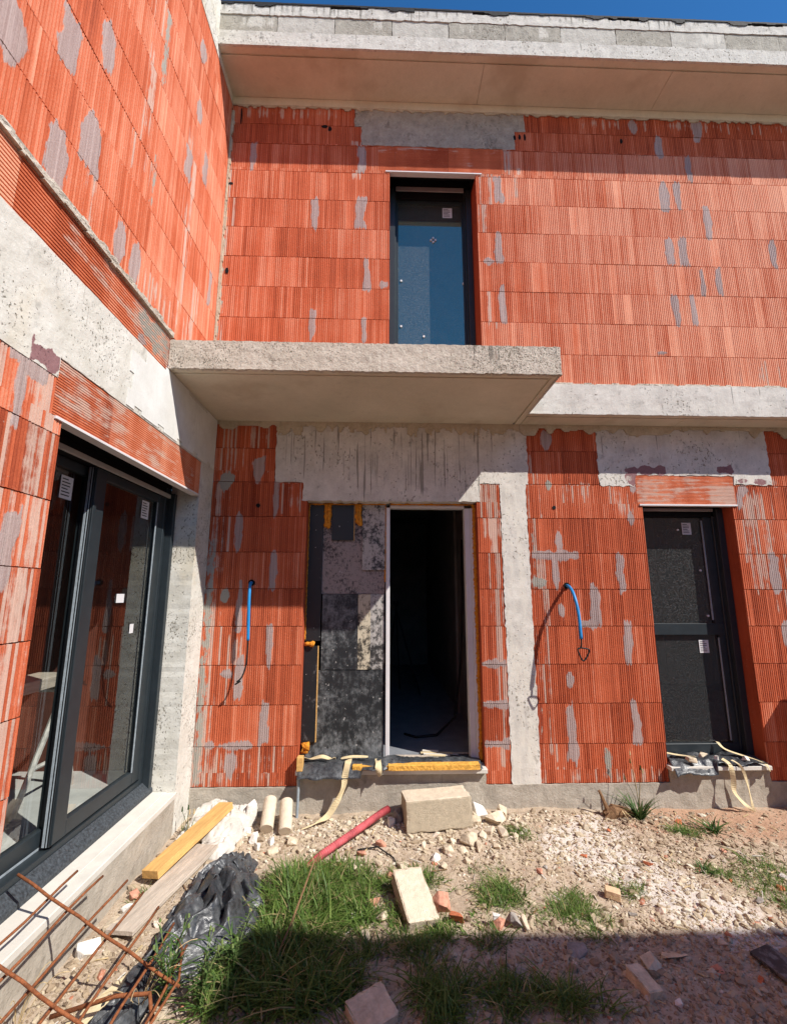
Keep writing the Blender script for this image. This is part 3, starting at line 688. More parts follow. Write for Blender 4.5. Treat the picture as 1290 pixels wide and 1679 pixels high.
# upper window (tall, over the balcony)
w = bx('window', house, M['anthracite'], .0, .0 + .138, 3.81, 3.87, 1.70, 3.93, .003); w['label'] = 'tall dusty blue window above the balcony'
bx('window_frame', w, M['anthracite'], .806, .95, 3.81, 3.87, 1.70, 3.93)
bx('window_frame', w, M['black'], .138, .806, 3.812, 3.868, 3.855, 3.93)
bx('window_frame', w, M['anthracite'], .138, .160, 3.835, 3.865, 1.70, 3.855)
bx('window_frame', w, M['anthracite'], .790, .806, 3.835, 3.865, 1.70, 3.855)
bx('window_frame', w, M['anthracite'], .160, .790, 3.835, 3.865, 3.828, 3.855)
bx('shutter_bar', w, M['shutter_bar'], .135, .81, 3.80, 3.812, 3.935, 3.982)
bx('shutter_guide', w, M['anthracite'], .072, .125, 3.765, 3.809, 1.75, 3.93)
bx('shutter_guide', w, M['anthracite'], .82, .873, 3.765, 3.809, 1.75, 3.93)
bx('shutter_box', w, M['black'], .072, .873, 3.812, 3.90, 3.985, 4.205, 0)
m = MB(); m.tube([(.075, 3.74, 4.08), (.87, 3.74, 4.08)], .055, 14); m.build('shutter_roll', M['black'], w)
bx('lintel_profile', w, M['white_metal'], .03, .93, YU - .008, YU + .045, 3.872, 3.8845, .001)
pane('glass', w, M['glass_dusty'], [(.15, 3.852, 1.70), (.80, 3.852, 1.70), (.80, 3.852, 3.84), (.15, 3.852, 3.84)])
stickers(w, [(.648, 3.735, .095, .112, 3.846)], lambda u, z, n: np.stack([u, n, z], -1))
for (cx_, cz_) in ((.504, 3.445), (.504, 3.40), (.482, 3.422), (.526, 3.422), (.189, 2.965), (.187, 2.483), (.401, 2.383), (.79, 2.95)):
    m = MB(); m.tube([(cx_, 3.851, cz_), (cx_, 3.841, cz_)], .0105, 10); m.build('spacer_pad', M['white_metal'], w)

# right-hand window, ground floor
w = bx('window', house, M['anthracite'], 3.005, 3.082, 3.925, 3.985, -1.345, .70, .003); w['label'] = 'dark two-part window beside the door, its lower pane reaching a plastic-strewn sill'
bx('window_frame', w, M['anthracite'], 2.20, 2.33, 3.925, 3.985, -1.345, .70)
bx('window_frame', w, M['black'], 2.33, 3.005, 3.927, 3.983, .69, .76)
bx('window_frame', w, M['anthracite'], 2.93, 3.005, 3.94, 3.98, -.345, .69)
bx('window_frame', w, M['anthracite'], 2.955, 3.005, 3.94, 3.98, -1.27, -.345)
bx('window_frame', w, M['anthracite'], 2.33, 3.005, 3.932, 3.982, -.345, -.250)
bx('window_frame', w, M['anthracite'], 2.33, 3.005, 3.932, 3.982, -1.345, -1.22)
bx('window_frame', w, M['galv'], 2.915, 2.926, 3.945, 3.955, -.22, .66, 0)
bx('window_frame', w, M['galv'], 2.945, 2.953, 3.945, 3.955, -1.2, -.37, 0)
bx('shutter_bar', w, M['shutter_bar'], 2.30, 3.01, 3.905, 3.918, .738, .765)
bx('shutter_guide', w, M['anthracite'], 3.02, 3.078, 3.88, 3.924, -1.33, .76)
bx('shutter_box', w, M['black'], 2.24, 3.11, 3.925, 4.02, .77, 1.03, 0)
bx('shutter_box', w, M['black'], 2.24, 3.11, 3.82, 3.925, .93, 1.03, 0)
bx('lintel_profile', w, M['white_metal'], 2.25, 3.12, YL - .010, YL + .04, .757, .7715, .001)
pane('glass', w, M['glass_dark'], [(2.33, 3.962, -.25), (2.93, 3.962, -.25), (2.93, 3.962, .69), (2.33, 3.962, .69)])
pane('glass', w, M['glass_dark'], [(2.33, 3.964, -1.22), (2.955, 3.964, -1.22), (2.955, 3.964, -.345), (2.33, 3.964, -.345)])
stickers(w, [(2.782, .587, .084, .108, 3.956), (2.818, -.445, .084, .108, 3.958)], lambda u, z, n: np.stack([u, n, z], -1))
for (cx_, cz_) in ((2.70, .575), (2.865, .21), (2.885, -.185)):
    m = MB(); m.tube([(cx_, 3.961, cz_), (cx_, 3.951, cz_)], .009, 10); m.build('spacer_pad', M['white_metal'], w)
m = bx('window_sill', house, M['sill'], 2.262, 3.064, 3.70, 3.925, -1.346, -1.316, .003)

# sliding door in the wing
X0 = -1.635
sd = bx('sliding_door', house, M['anthracite'], X0 - .10, X0, 3.405, 3.53, -1.35, .80, .003); sd['label'] = 'anthracite two-leaf sliding glass door in the wing wall'
bx('door_track', sd, M['anthracite'], X0 - .10, X0 + .0, 1.80, 3.405, -1.35, -1.262)
bx('track_rail', sd, M['galv'], X0 - .065, X0 - .055, 1.80, 3.405, -1.262, -1.250, .001)
bx('door_frame', sd, M['black'], X0 - .10, X0, 1.80, 3.405, .725, .80)
bx('shutter_bar', sd, M['shutter_bar'], X0 + .005, X0 + .02, 1.86, 3.45, .722, .752)
bx('shutter_guide', sd, M['anthracite'], X0, X0 + .05, 3.445, 3.487, -1.34, .76)
m = MB(); m.box(X0 - .1, X0 + .003, 1.89, 3.488, .802, 1.025); m.box(XL - .07, XL - .055, 1.89, 3.488, .90, 1.025); m.build('shutter_box', M['black'], sd)
m = MB(); m.tube([(X0 + .12, 1.9, .90), (X0 + .12, 3.485, .90)], .05, 14); m.build('shutter_roll', M['black'], sd)
bx('lintel_profile', sd, M['white_metal'], XL - .05, XL + .010, 1.90, 3.47, .753, .7665, .001)
def leaf(x, ya, yb, sl, sr):
    m = MB()
    m.box(x - .04, x, ya, ya + sl, -1.25, .72); m.box(x - .04, x, yb - sr, yb, -1.25, .72)
    m.box(x - .0385, x - .0015, ya + sl, yb - sr, -1.25, -1.17); m.box(x - .0385, x - .0015, ya + sl, yb - sr, .665, .72)
    lf = m.build('door_leaf', M['anthracite'], sd, bevel=.003)
    pane('glass', lf, M['glass_door'], [(x - .02, ya + sl, -1.17), (x - .02, yb - sr, -1.17), (x - .02, yb - sr, .665), (x - .02, ya + sl, .665)])
    return lf
l1 = leaf(X0 - .052, 1.82, 2.655, .08, .078)
l2 = leaf(X0 - .002, 2.552, 3.405, .118, .095)
bx('seal_groove', l2, M['black'], X0 - .041, X0 - .006, 2.5485, 2.5518, -1.245, .715, 0)
bx('edge_strip', l2, M['galv'], X0 - .034, X0 - .023, 2.5455, 2.5484, -1.245, .715, 0)
bx('edge_strip', l2, M['galv'], X0 - .015, X0 - .011, 2.5455, 2.5484, -1.245, .715, 0)
bx('edge_strip', l2, M['galv'], X0 - .001, X0 + .003, 3.285, 3.296, -1.17, .66, 0)
bx('interlock', l2, M['anthracite'], X0 - .002, X0 + .010, 2.552, 2.580, -1.24, .715)
stickers(l1, [(2.428, .565, .095, .125, X0 - .068)], lambda u, z, n: np.stack([n + 0 * u, u, z], -1), 1)
stickers(l2, [(3.16, .58, .095, .125, X0 - .018)], lambda u, z, n: np.stack([n + 0 * u, u, z], -1), 1)
stickers(l2, [(2.97, -.03, .085, .055, X0 - .018), (3.14, -.23, .045, .06, X0 - .018)], lambda u, z, n: np.stack([n + 0 * u, u, z], -1), 1, False)
m = MB(); a_, b_ = 1.80, 3.487
m.add([(-1.574, y_, z_) if k < 2 else (-1.633, y_, z_) for y_ in (a_, b_) for k, z_ in enumerate((-1.371, -1.338, -1.288, -1.371))], [(0, 1, 2, 3), (7, 6, 5, 4), (0, 4, 5, 1), (1, 5, 6, 2), (2, 6, 7, 3), (3, 7, 4, 0)])
m.build('threshold', M['dark_floor'], house, bevel=.003)
bx('window_sill', house, M['sill'], -1.582, -1.412, 1.75, 3.505, -1.410, -1.372, .004)
bx('window_sill', house, M['sill'], -1.580, -1.48, 1.75, 3.487, -1.3718, -1.365, .002)

# --- entry door: half closed off with old formwork boards
bd = bx('door_boarding', house, M['film_mottled'], -.50, .045, 3.885, 3.900, 0., .775, .001); bd['label'] = 'left half of the doorway closed off with old stained formwork boards'
def board(mat, x0, x1, z0, z1, y, t=.014):
    return bx('board', bd, M[mat], x0, x1, y, y + t, z0, z1, .0012)
board('film_black', -.618, -.49, -.385, .775, 3.870)
board('film_black', -.415, -.225, .455, .765, 3.866)
board('film_pale', -.150, .046, .20, .768, 3.868)
board('film_scuffed', -.480, -.180, -.615, -.003, 3.880)
board('film_cream', -.179, -.075, -.615, -.004, 3.878)
board('film_pale', -.074, .042, -.615, -.003, 3.882)
board('film_scuffed', -.615, .040, -1.30, -.620, 3.884)
board('film_black', -.618, -.505, -1.165, -.425, 3.868)
bx('edge_batten', bd, M['timber'], -.505, -.498, 3.866, 3.884, -1.165, -.425, 0)
bx('edge_batten', bd, M['timber'], -.225, -.219, 3.864, 3.884, .455, .768, 0)
def foam_strip(pts, r, seed, mat='foam', parent=None):
    m = MB(); rn = random.Random(seed)
    P = [Vector(p) for p in pts]; Q = []
    for a, b in zip(P[:-1], P[1:]):
        k = max(2, int((b - a).length / .014))
        for i in range(k): Q.append(a.lerp(b, i / k) + Vector((rn.uniform(-.3, .3), rn.uniform(-.3, .1), rn.uniform(-.3, .3))) * r)
    Q.append(P[-1])
    m.tube(Q, [r * rn.uniform(.65, 1.25) for _ in Q], 8)
    return m.build('foam_bead', M[mat], parent, smooth=True)
for q, (x, z0, z1) in enumerate(((-.468, .57, .775), (-.44, .56, .775), (-.196, .60, .775), (-.176, .59, .775))):
    foam_strip([(x, 3.874, z1), (x, 3.872, z0)], .019, q, 'foam', bd)
foam_strip([(-.61, 3.862, -.405), (-.535, 3.862, -.412)], .022, 9, 'foam', bd)
foam_strip([(-.605, 3.86, -1.19), (-.55, 3.855, -1.19)], .028, 10, 'foam', bd)
foam_strip([(-.60, 3.86, -1.225), (-.555, 3.855, -1.225)], .028, 11, 'foam', bd)
foam_strip([(-.62, 3.874, .772), (.055, 3.874, .772)], .008, 12, 'foam', bd)
foam_strip([(.048, 3.878, .76), (.048, 3.878, .1)], .007, 13, 'foam', bd)
foam_strip([(-.614, 3.872, .775), (-.614, 3.872, -.38)], .006, 14, 'foam', bd)
df = bx('door_frame', house, M['white_metal'], .055, .088, 3.862, 3.94, -1.32, .745, .003)
bx('frame_jamb', df, M['white_metal'], .742, .790, 3.875, 3.96, -1.32, .745, .003)
bx('frame_jamb', df, M['white_metal'], .7905, .812, 3.862, 3.95, -1.32, .745, .003)
bx('frame_head', df, M['white_metal'], .088, .742, 3.872, 3.95, .742, .768, .003)
foam_strip([(.823, 3.860, .77), (.823, 3.860, -1.30)], .017, 15, 'foam', df)
foam_strip([(.09, 3.866, .775), (.82, 3.866, .775)], .008, 16, 'foam', df)
bx('door_sill', house, M['sill'], -.625, .836, 3.705, 3.862, -1.350, -1.318, .003)

# --- interiors
def room(name, x0, x1, y0, y1, z0, z1, fm, wm, skip):
    m = MB(); t = .02
    if 'f' not in skip: m.box(x0, x1, y0, y1, z0 - t, z0, 0)
    m.box(x0, x1, y0, y1, z1, z1 + t, 1)
    if 'x0' not in skip: m.box(x0 - t, x0, y0, y1, z0, z1, 1)
    if 'x1' not in skip: m.box(x1, x1 + t, y0, y1, z0, z1, 1)
    if 'y0' not in skip: m.box(x0, x1, y0 - t, y0, z0, z1, 1)
    if 'y1' not in skip: m.box(x0, x1, y1, y1 + t, z0, z1, 1)
    return m.build(name, [fm, wm], house)
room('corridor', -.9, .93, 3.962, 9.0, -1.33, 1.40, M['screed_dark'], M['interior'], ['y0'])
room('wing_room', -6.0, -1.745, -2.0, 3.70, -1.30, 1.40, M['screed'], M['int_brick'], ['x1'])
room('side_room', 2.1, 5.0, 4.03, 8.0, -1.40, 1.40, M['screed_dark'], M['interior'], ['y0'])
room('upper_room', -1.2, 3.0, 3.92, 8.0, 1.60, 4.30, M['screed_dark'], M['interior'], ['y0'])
bx('door_stud', house, M['interior'], .90, .929, 5.4, 5.5, -1.33, 1.39)

# ================================================================== things in the house
tr = thing('trestle', 'paint-splashed white steel trestle behind the sliding glass door', 'trestle', (0, 0, 0))
def bar(parent, name, a, b, r, mat):
    m = MB(); a = Vector(a); b = Vector(b)
    m.tube([a, b], r, 6); return m.build(name, mat, parent)
bar(tr, 'leg', (-2.12, 2.94, -1.298), (-2.08, 3.20, -.63), .017, M['trestle'])
bar(tr, 'leg', (-2.12, 3.46, -1.298), (-2.08, 3.20, -.63), .017, M['trestle'])
bar(tr, 'leg', (-2.75, 2.94, -1.298), (-2.79, 3.20, -.63), .017, M['trestle'])
bar(tr, 'leg', (-2.75, 3.46, -1.298), (-2.79, 3.20, -.63), .017, M['trestle'])
bar(tr, 'beam', (-2.84, 3.20, -.62), (-2.03, 3.20, -.62), .022, M['trestle'])
bar(tr, 'stretcher', (-2.11, 3.03, -1.06), (-2.11, 3.37, -1.06), .013, M['trestle'])
bar(tr, 'stretcher', (-2.76, 3.03, -1.06), (-2.76, 3.37, -1.06), .013, M['trestle'])
m = MB(); m.box(-2.30, -2.09, 2.3, 3.26, -.595, -.525)
o = m.build('plank', [M['timber_grey']], None, bevel=.004); tag(o, 'thick pale wooden plank lying across the white trestle indoors', 'plank')
m = MB(); m.tube([(.92, 5.0, .6), (.90, 4.95, -.1), (.86, 4.9, -.7), (.75, 4.7, -1.2), (.55, 4.55, -1.315), (.35, 4.5, -1.318), (.25, 4.6, -1.318)], .012, 6)
tag(m.build('cable', M['wire'], None, smooth=True), 'black cable hanging down the inside wall of the dark corridor', 'cable')
st = thing('light_stand', 'thin folded tripod standing far inside the dark corridor', 'tripod', (0, 0, 0))
M['galv_'] = M['galv']; M['galv'] = M['wire']
bar(st, 'leg', (.05, 6.3, -1.328), (.25, 6.3, -.1), .012, M['galv']); bar(st, 'leg', (.55, 6.3, -1.328), (.20, 6.3, -.1), .012, M['galv']); bar(st, 'leg', (.3, 6.7, -1.328), (.22, 6.3, -.1), .012, M['galv'])
M['galv'] = M['galv_']

# cables sticking out of the wall
def cable_thing(label, blue, wires):
    t = thing('cable_stub', label, 'cable', tuple(blue[0]))
    off = Vector(blue[0])
    def sm(pts, k=6):
        P = [Vector(p) for p in pts]; out = []
        for i in range(len(P) - 1):
            p0 = P[max(i - 1, 0)]; p1 = P[i]; p2 = P[i + 1]; p3 = P[min(i + 2, len(P) - 1)]
            for j in range(k):
                q = j / k
                out.append(.5 * ((2 * p1) + (p2 - p0) * q + (2 * p0 - 5 * p1 + 4 * p2 - p3) * q * q + (3 * p1 - p0 - 3 * p2 + p3) * q ** 3) - off)
        out.append(P[-1] - off)
        return out
    m = MB(); m.tube(sm(blue), .0125, 10); m.build('sheath', M['blue_pvc'], t, smooth=True)
    for wv in wires:
        m = MB(); m.tube(sm(wv), .006, 6); m.build('wire', M['wire'], t, smooth=True)
    # dark socket hole around it
    m = MB(); m.tube([Vector((0, .012, .0)), Vector((0, -.0045, .0))], .026, 14); m.build('hole', M['black'], t)
cable_thing('blue cable sheath hanging straight out of the block wall left of the boarded doorway', [(-1.046, 3.752, .088), (-1.04, 3.70, .075), (-1.035, 3.67, -.02), (-1.028, 3.66, -.18), (-1.022, 3.66, -.36)],
            [[(-1.022, 3.66, -.36), (-1.022, 3.66, -.46), (-1.026, 3.655, -.55), (-1.05, 3.65, -.63), (-1.085, 3.65, -.665), (-1.06, 3.65, -.66), (-1.10, 3.655, -.685)]])
cable_thing('curved blue cable sheath poking out of the block wall right of the concrete column', [(1.562, 3.752, .070), (1.556, 3.68, .055), (1.552, 3.60, -.01), (1.555, 3.55, -.14), (1.55, 3.52, -.34)],
            [[(1.55, 3.52, -.34), (1.545, 3.52, -.40), (1.518, 3.52, -.415), (1.53, 3.52, -.46), (1.555, 3.52, -.50), (1.59, 3.52, -.46), (1.605, 3.52, -.42), (1.57, 3.52, -.408), (1.545, 3.52, -.405)]])
# small holes in the blocks
for (x, z, y, r) in ((-1.03, .735, YL, .018), (1.50, .735, YL, .016)):
    hl = MB(); hl.tube([(x, y + .01, z), (x, y - .0035, z)], r, 12); hl.build('block_hole', M['black'], house)
for (x, z, y, sx, sz) in ((-.55, 4.36, YU, .03, .02), (-.50, 4.335, YU, .018, .03), (-1.335, 4.46, YU, .008, .09), (1.262, 4.30, YU, .014, .03), (1.31, 4.31, YU, .012, .03), (1.36, 4.31, YU, .010, .04), (2.30, 4.30, YU, .014, .025), (-1.385, 3.70, YU, .02, .015), (-1.36, 2.80, YU, .014, .03)):
    hl = MB(); rh = random.Random(int(x * 1000)); k = 11
    P = [(x + sx * math.cos(6.283 * q / k) * rh.uniform(.7, 1.2), z + sz * math.sin(6.283 * q / k) * rh.uniform(.7, 1.2)) for q in range(k)]
    hl.add([(a, y - .004, b) for a, b in P] + [(a, y + .01, b) for a, b in P], [tuple(range(k)), tuple(range(2 * k - 1, k - 1, -1))] + [(q, q + k, (q + 1) % k + k, (q + 1) % k) for q in range(k)])
    hl.build('block_hole', M['black'], house)

# ================================================================== GROUND
def hgt(x, y):
    x = np.asarray(x, float); y = np.asarray(y, float)
    near = np.exp(-((y - 2.9) / 3.2) ** 2) * np.exp(-((x - 1) / 5.) ** 2)
    h = GZ + .020 * (fbm(x * 1.6, y * 1.6, 3, 3) - .5) * 2 * (.3 + near) + near * (.022 * (fbm(x * 7, y * 7, 8, 4) - .5) + .017 * (fbm(x * 30, y * 30, 5, 3) - .5))
    h = h + .03 * np.exp(-((y - 3.8) / .28) ** 2) * np.clip(1 - np.abs(x - 1.5) / 4, 0, 1)
    h = h + .03 * np.exp(-((x - .9) / .9) ** 2 - ((y - 3.55) / .3) ** 2)
    return h
def h1(x, y):
    return float(hgt(np.array([x]), np.array([y]))[0])
gx = np.concatenate([-1.42 - np.geomspace(.05, 60, 26)[::-1], np.arange(-1.42, 3.4, .0135), 3.4 + np.geomspace(.03, 60, 32)])
gy = np.concatenate([1.6 - np.geomspace(.04, 60, 32)[::-1], np.arange(1.6, 3.80, .0135), 3.80 + np.geomspace(.05, 60, 22)])
GX, GY = np.meshgrid(gx, gy, indexing='ij')
HZ = hgt(GX, GY)
inside_house = (GY > 3.95) | (GX < -1.6)
HZ = np.where(inside_house, np.minimum(HZ, GZ - .15), HZ)
def seg_d(x, y, a, b):
    ax, ay = a; bx_, by = b; dx, dy = bx_ - ax, by - ay
    t = np.clip(((x - ax) * dx + (y - ay) * dy) / (dx * dx + dy * dy), 0, 1)
    return np.hypot(x - ax - t * dx, y - ay - t * dy)
white = np.clip(1.15 - np.minimum(seg_d(GX, GY, (1.35, 3.25), (1.85, 2.55)) / .34, seg_d(GX, GY, (1.25, 3.3), (1.6, 3.5)) / .25), 0, 1)
white = np.maximum(white, np.clip(1.05 - seg_d(GX, GY, (-1.0, 3.5), (.9, 3.5)) / .35, 0, 1) * .35)
red = np.clip(1.1 - seg_d(GX, GY, (2.1, 3.6), (3.2, 3.5)) / .42, 0, 1)
red = np.maximum(red, np.clip(1 - seg_d(GX, GY, (1.7, 3.55), (1.9, 3.5)) / .25, 0, 1) * .7)
near_ramp = np.clip((2.55 - GY) / .3, 0, 1)  # rises towards the near foreground; the soil material does not read it
idx = np.arange(GX.size).reshape(GX.shape)
GF = np.stack([idx[:-1, :-1], idx[1:, :-1], idx[1:, 1:], idx[:-1, 1:]], -1).reshape(-1, 4)

def ground_mat():
    m, nt, b = base_mat('rubble_strewn_soil', .95, .15)
    a = N(nt, 'ShaderNodeAttribute', {'attribute_name': 'fields'})
    sp = N(nt, 'ShaderNodeSeparateColor', Color=a.outputs['Color'])
    p = pos(nt)
    n1 = noise(nt, p, 3.5, 6, .7); n2 = noise(nt, p, 60, 5, .75); n3 = noise(nt, p, 16, 5, .7)
    f = math_(nt, 'ADD', math_(nt, 'MULTIPLY', n1, .4), math_(nt, 'ADD', math_(nt, 'MULTIPLY', n2, .35), math_(nt, 'MULTIPLY', n3, .25)))
    col = ramp(nt, f, [(.32, (.285, .21, .148)), (.5, (.455, .36, .265)), (.66, (.595, .505, .398))])
    w = sstep(nt, math_(nt, 'ADD', sp.outputs[1], math_(nt, 'MULTIPLY', math_(nt, 'SUBTRACT', n3, .5), 1.5)), .35, .75)
    col = mixc(nt, math_(nt, 'MULTIPLY', w, .8), col, mixc(nt, n2, (.46, .41, .37), (.82, .77, .70)))
    r = sstep(nt, math_(nt, 'ADD', sp.outputs[0], math_(nt, 'MULTIPLY', math_(nt, 'SUBTRACT', n3, .5), 1.2)), .35, .8)
    col = mixc(nt, math_(nt, 'MULTIPLY', r, .7), col, mixc(nt, n2, (.30, .15, .085), (.52, .29, .18)))
    L(nt, col, b.inputs['Base Color'])
    bump(nt, b, math_(nt, 'ADD', n2, n3), .008)
    return m
g = np_mesh('ground', np.stack([GX, GY, HZ], -1).reshape(-1, 3), GF, ground_mat(), None, np.stack([red, white, near_ramp, np.ones_like(red)], -1).reshape(-1, 4), True)
g['kind'] = 'structure'; g['label'] = 'bare stony soil strewn with rubble in front of the house'

# gravel: thousands of chips in one object
def stone_mat(name, stops, bmp=.003):
    m, nt, b = base_mat(name, .92, .2)
    a = N(nt, 'ShaderNodeAttribute', {'attribute_name': 'fields'})
    sp = N(nt, 'ShaderNodeSeparateColor', Color=a.outputs['Color'])
    n = noise(nt, pos(nt), 70, 5, .7)
    t = math_(nt, 'ADD', sp.outputs[0], math_(nt, 'MULTIPLY', math_(nt, 'SUBTRACT', n, .5), .30), clamp=True)
    L(nt, ramp(nt, t, stops), b.inputs['Base Color'])
    bump(nt, b, n, bmp)
    return m
M['gravel'] = stone_mat('mixed_gravel', [(0, (.16, .115, .078)), (.35, (.33, .25, .168)), (.7, (.47, .39, .275)), (.9, (.63, .58, .48)), (1., (.42, .17, .10))])
def ico(sub=1):
    bm = bmesh.new(); bmesh.ops.create_icosphere(bm, subdivisions=sub, radius=1.)
    V = np.array([v.co[:] for v in bm.verts]); F = np.array([[v.index for v in f.verts] for f in bm.faces]); bm.free()
    return V, F
iv, if_ = ico(1)
NV, NF = len(iv), len(if_)
def pick(n):
    out = []
    while len(out) < n:
        y = 1.65 + (2.05) * rng.random(n) ** 1.0; x = -1.40 + 4.9 * rng.random(n)
        d = .32 + .55 * (y < 2.6) + .5 * np.exp(-((x - 1.7) / .7) ** 2) + .35 * np.exp(-((x - .6) / .5) ** 2 - ((y - 3.3) / .3) ** 2)
        d = d * (.25 + 1.2 * fbm(x * 2.2, y * 2.2, 77, 3))
        k = rng.random(n) < d
        out += list(zip(x[k], y[k]))
    return np.array(out[:n])
NG = 42000
pp = pick(NG)
nb_ = 1500
pp[:nb_] = np.stack([rng.normal(.1, .75, nb_).clip(-1.35, 1.5), 3.66 - np.abs(rng.normal(0, .28, nb_))], -1)
sz = np.clip(np.exp(rng.normal(-5.32, .60, NG)), .0022, .026)
sz[:nb_] = np.clip(np.exp(rng.normal(-4.55, .4, nb_)), .005, .026)
A = rng.random((NG, 3)) * 6.28
sc = np.stack([sz * rng.uniform(.8, 1.5, NG), sz * rng.uniform(.6, 1.1, NG), sz * rng.uniform(.4, .8, NG)], -1)
vv = iv[None] * (1 + rng.uniform(-.28, .28, (NG, NV, 1))) * sc[:, None, :]
ca, sa = np.cos(A[:, 0])[:, None], np.sin(A[:, 0])[:, None]
tx = (A[:, 1] - 3.14)[:, None] * .15
X_ = vv[..., 0] * ca - vv[..., 1] * sa; Y_ = vv[..., 0] * sa + vv[..., 1] * ca; Z_ = vv[..., 2] + X_ * tx
vv = np.stack([X_ + pp[:, :1], Y_ + pp[:, 1:], Z_ + (hgt(pp[:, 0], pp[:, 1]) + sc[:, 2] * .16)[:, None]], -1)
tone = np.clip(rng.normal(.40, .20, NG), 0, .93); wz = np.exp(-(seg_d(pp[:, 0], pp[:, 1], (1.35, 3.25), (1.85, 2.55)) / .3) ** 2)
tone = np.clip(tone + wz * .3, 0, .93); tone[:nb_] = np.clip(rng.normal(.72, .15, nb_), 0, .93); tone[rng.random(NG) < .012] = 1.
fld = np.zeros((NG, NV, 4)); fld[..., 0] = tone[:, None]; fld[..., 3] = 1
gv = np_mesh('gravel', vv.reshape(-1, 3), (if_[None] + (np.arange(NG) * NV)[:, None, None]).reshape(-1, 3), M['gravel'], None, fld.reshape(-1, 4))
gv['kind'] = 'stuff'; gv['label'] = 'mixed gravel and rubble chips scattered over the soil'

# fine site litter: slivers of wood, straw and chips trodden into the soil
lm = MB(); rl = random.Random(31)
for i in range(420):
    x = rl.uniform(-1.3, 3.1); y = rl.uniform(1.9, 3.68); ln = rl.uniform(.012, .07) * (1 if rl.random() < .9 else 1.8)
    Mx = Matrix.Translation((x, y, h1(x, y) + .006)) @ Matrix.Rotation(rl.uniform(0, 6.28), 4, 'Z') @ Matrix.Rotation(rl.uniform(-.25, .25), 4, 'Y')
    lm.box(-ln / 2, ln / 2, -rl.uniform(.0008, .004), rl.uniform(.0008, .004), 0, rl.uniform(.001, .004), rl.choice([0, 0, 1, 1, 2, 3]), Mx)
lo_ = lm.build('litter', [M['straw'], M['timber_grey'], M['bark'], M['sill']], None)
lo_['kind'] = 'stuff'; lo_['label'] = 'fine litter of straw, splinters and chips trodden into the soil'
# ------------------------------------------------------------------ rubble
M['rock_cream'] = plain('cream_rubble', (.58, .48, .35), .28, 22, .92, .2, .006, 60)
M['rock_white'] = plain('white_rubble', (.74, .70, .64), .15, 22, .92, .2, .006, 60)
M['rock_pink'] = plain('pink_brick_rubble', (.52, .25, .17), .35, 30, .92, .2, .006, 60)
M['rock_red'] = plain('red_brick_rubble', (.47, .15, .07), .3, 30, .92, .2, .005, 60)
M['rock_grey'] = plain('grey_rubble', (.30, .27, .24), .35, 26, .92, .2, .006, 60)
M['block_side'] = plain('coarse_block_side', (.56, .47, .34), .13, 45, .95, .15, .010, 260)
M['block_top'] = plain('pale_block_top', (.70, .59, .45), .12, 25, .95, .15, .006, 200)  # paler than the side colour; set on upward faces, cores and some stones

def hull_rock(name, c, size, mat, seed, rot=0., tilt=0., npts=16, label=None, cat='rubble', group=None, sink=.25):
    rn = random.Random(seed)
    bm = bmesh.new()
    for i in range(npts):
        v = Vector((rn.uniform(-1, 1), rn.uniform(-1, 1), rn.uniform(-1, 1)))
        v = v / max(abs(v.x), abs(v.y), abs(v.z)) * rn.uniform(.72, 1.0)
        bm.verts.new((v.x * size[0] / 2, v.y * size[1] / 2, v.z * size[2] / 2))
    r = bmesh.ops.convex_hull(bm, input=bm.verts)
    bmesh.ops.delete(bm, geom=list({q for q in r['geom_interior'] + r['geom_unused'] if isinstance(q, bmesh.types.BMVert)}), context='VERTS')
    bmesh.ops.bevel(bm, geom=bm.edges[:], offset=min(size) * .05, segments=1, affect='EDGES', clamp_overlap=True)
    Mx = Matrix.Rotation(rot, 4, 'Z') @ Matrix.Rotation(tilt, 4, 'X')
    bmesh.ops.transform(bm, matrix=Mx, verts=bm.verts)
    me = bpy.data.meshes.new(name); bm.to_mesh(me); bm.free()
    me.materials.append(M[mat])
    o = bpy.data.objects.new(name, me)
    zmin = min(v.co.z for v in me.vertices)
    o.location = (c[0], c[1], (c[2] if len(c) > 2 else h1(c[0], c[1])) - zmin - size[2] * sink)
    link(o)
    if label: tag(o, label, cat, group)
    return o

# the big pale building block by the wall
def rough_box(name, sx, sy, sz, step, rough, mats, seed, topmat=False):
    bm = bmesh.new(); bmesh.ops.create_cube(bm, size=1.)
    bmesh.ops.subdivide_edges(bm, edges=bm.edges[:], cuts=18, use_grid_fill=True)
    for v in bm.verts:
        q = Vector((v.co.x * sx, v.co.y * sy, v.co.z * sz))
        e = mnoise.noise(q * 22 + Vector((seed, 0, 0))) + .6 * mnoise.noise(q * 55)
        d = Vector((v.co.x, v.co.y, v.co.z)).normalized()
        corner = sum(1 for a in v.co if abs(abs(a) - .5) < 1e-4)
        q -= d * rough * (1.2 if corner > 1 else .4) * (1 + e)
        v.co = q
    for fc in bm.faces:
        fc.material_index = 1 if topmat and fc.normal.z > .8 else 0
        fc.smooth = False
    me = bpy.data.meshes.new(name); bm.to_mesh(me); bm.free()
    for mm in mats: me.materials.append(mm)
    return link(bpy.data.objects.new(name, me))
o = rough_box('concrete_block', .475, .24, .20, .02, .005, [M['block_side'], M['block_top']], 3, True)
o.location = (.42, 3.56, h1(.42, 3.56) + .088); o.rotation_euler = (math.radians(-4), math.radians(-1.5), math.radians(6))
tag(o, 'big pale square-cut building block lying on the soil below the door sill', 'block')

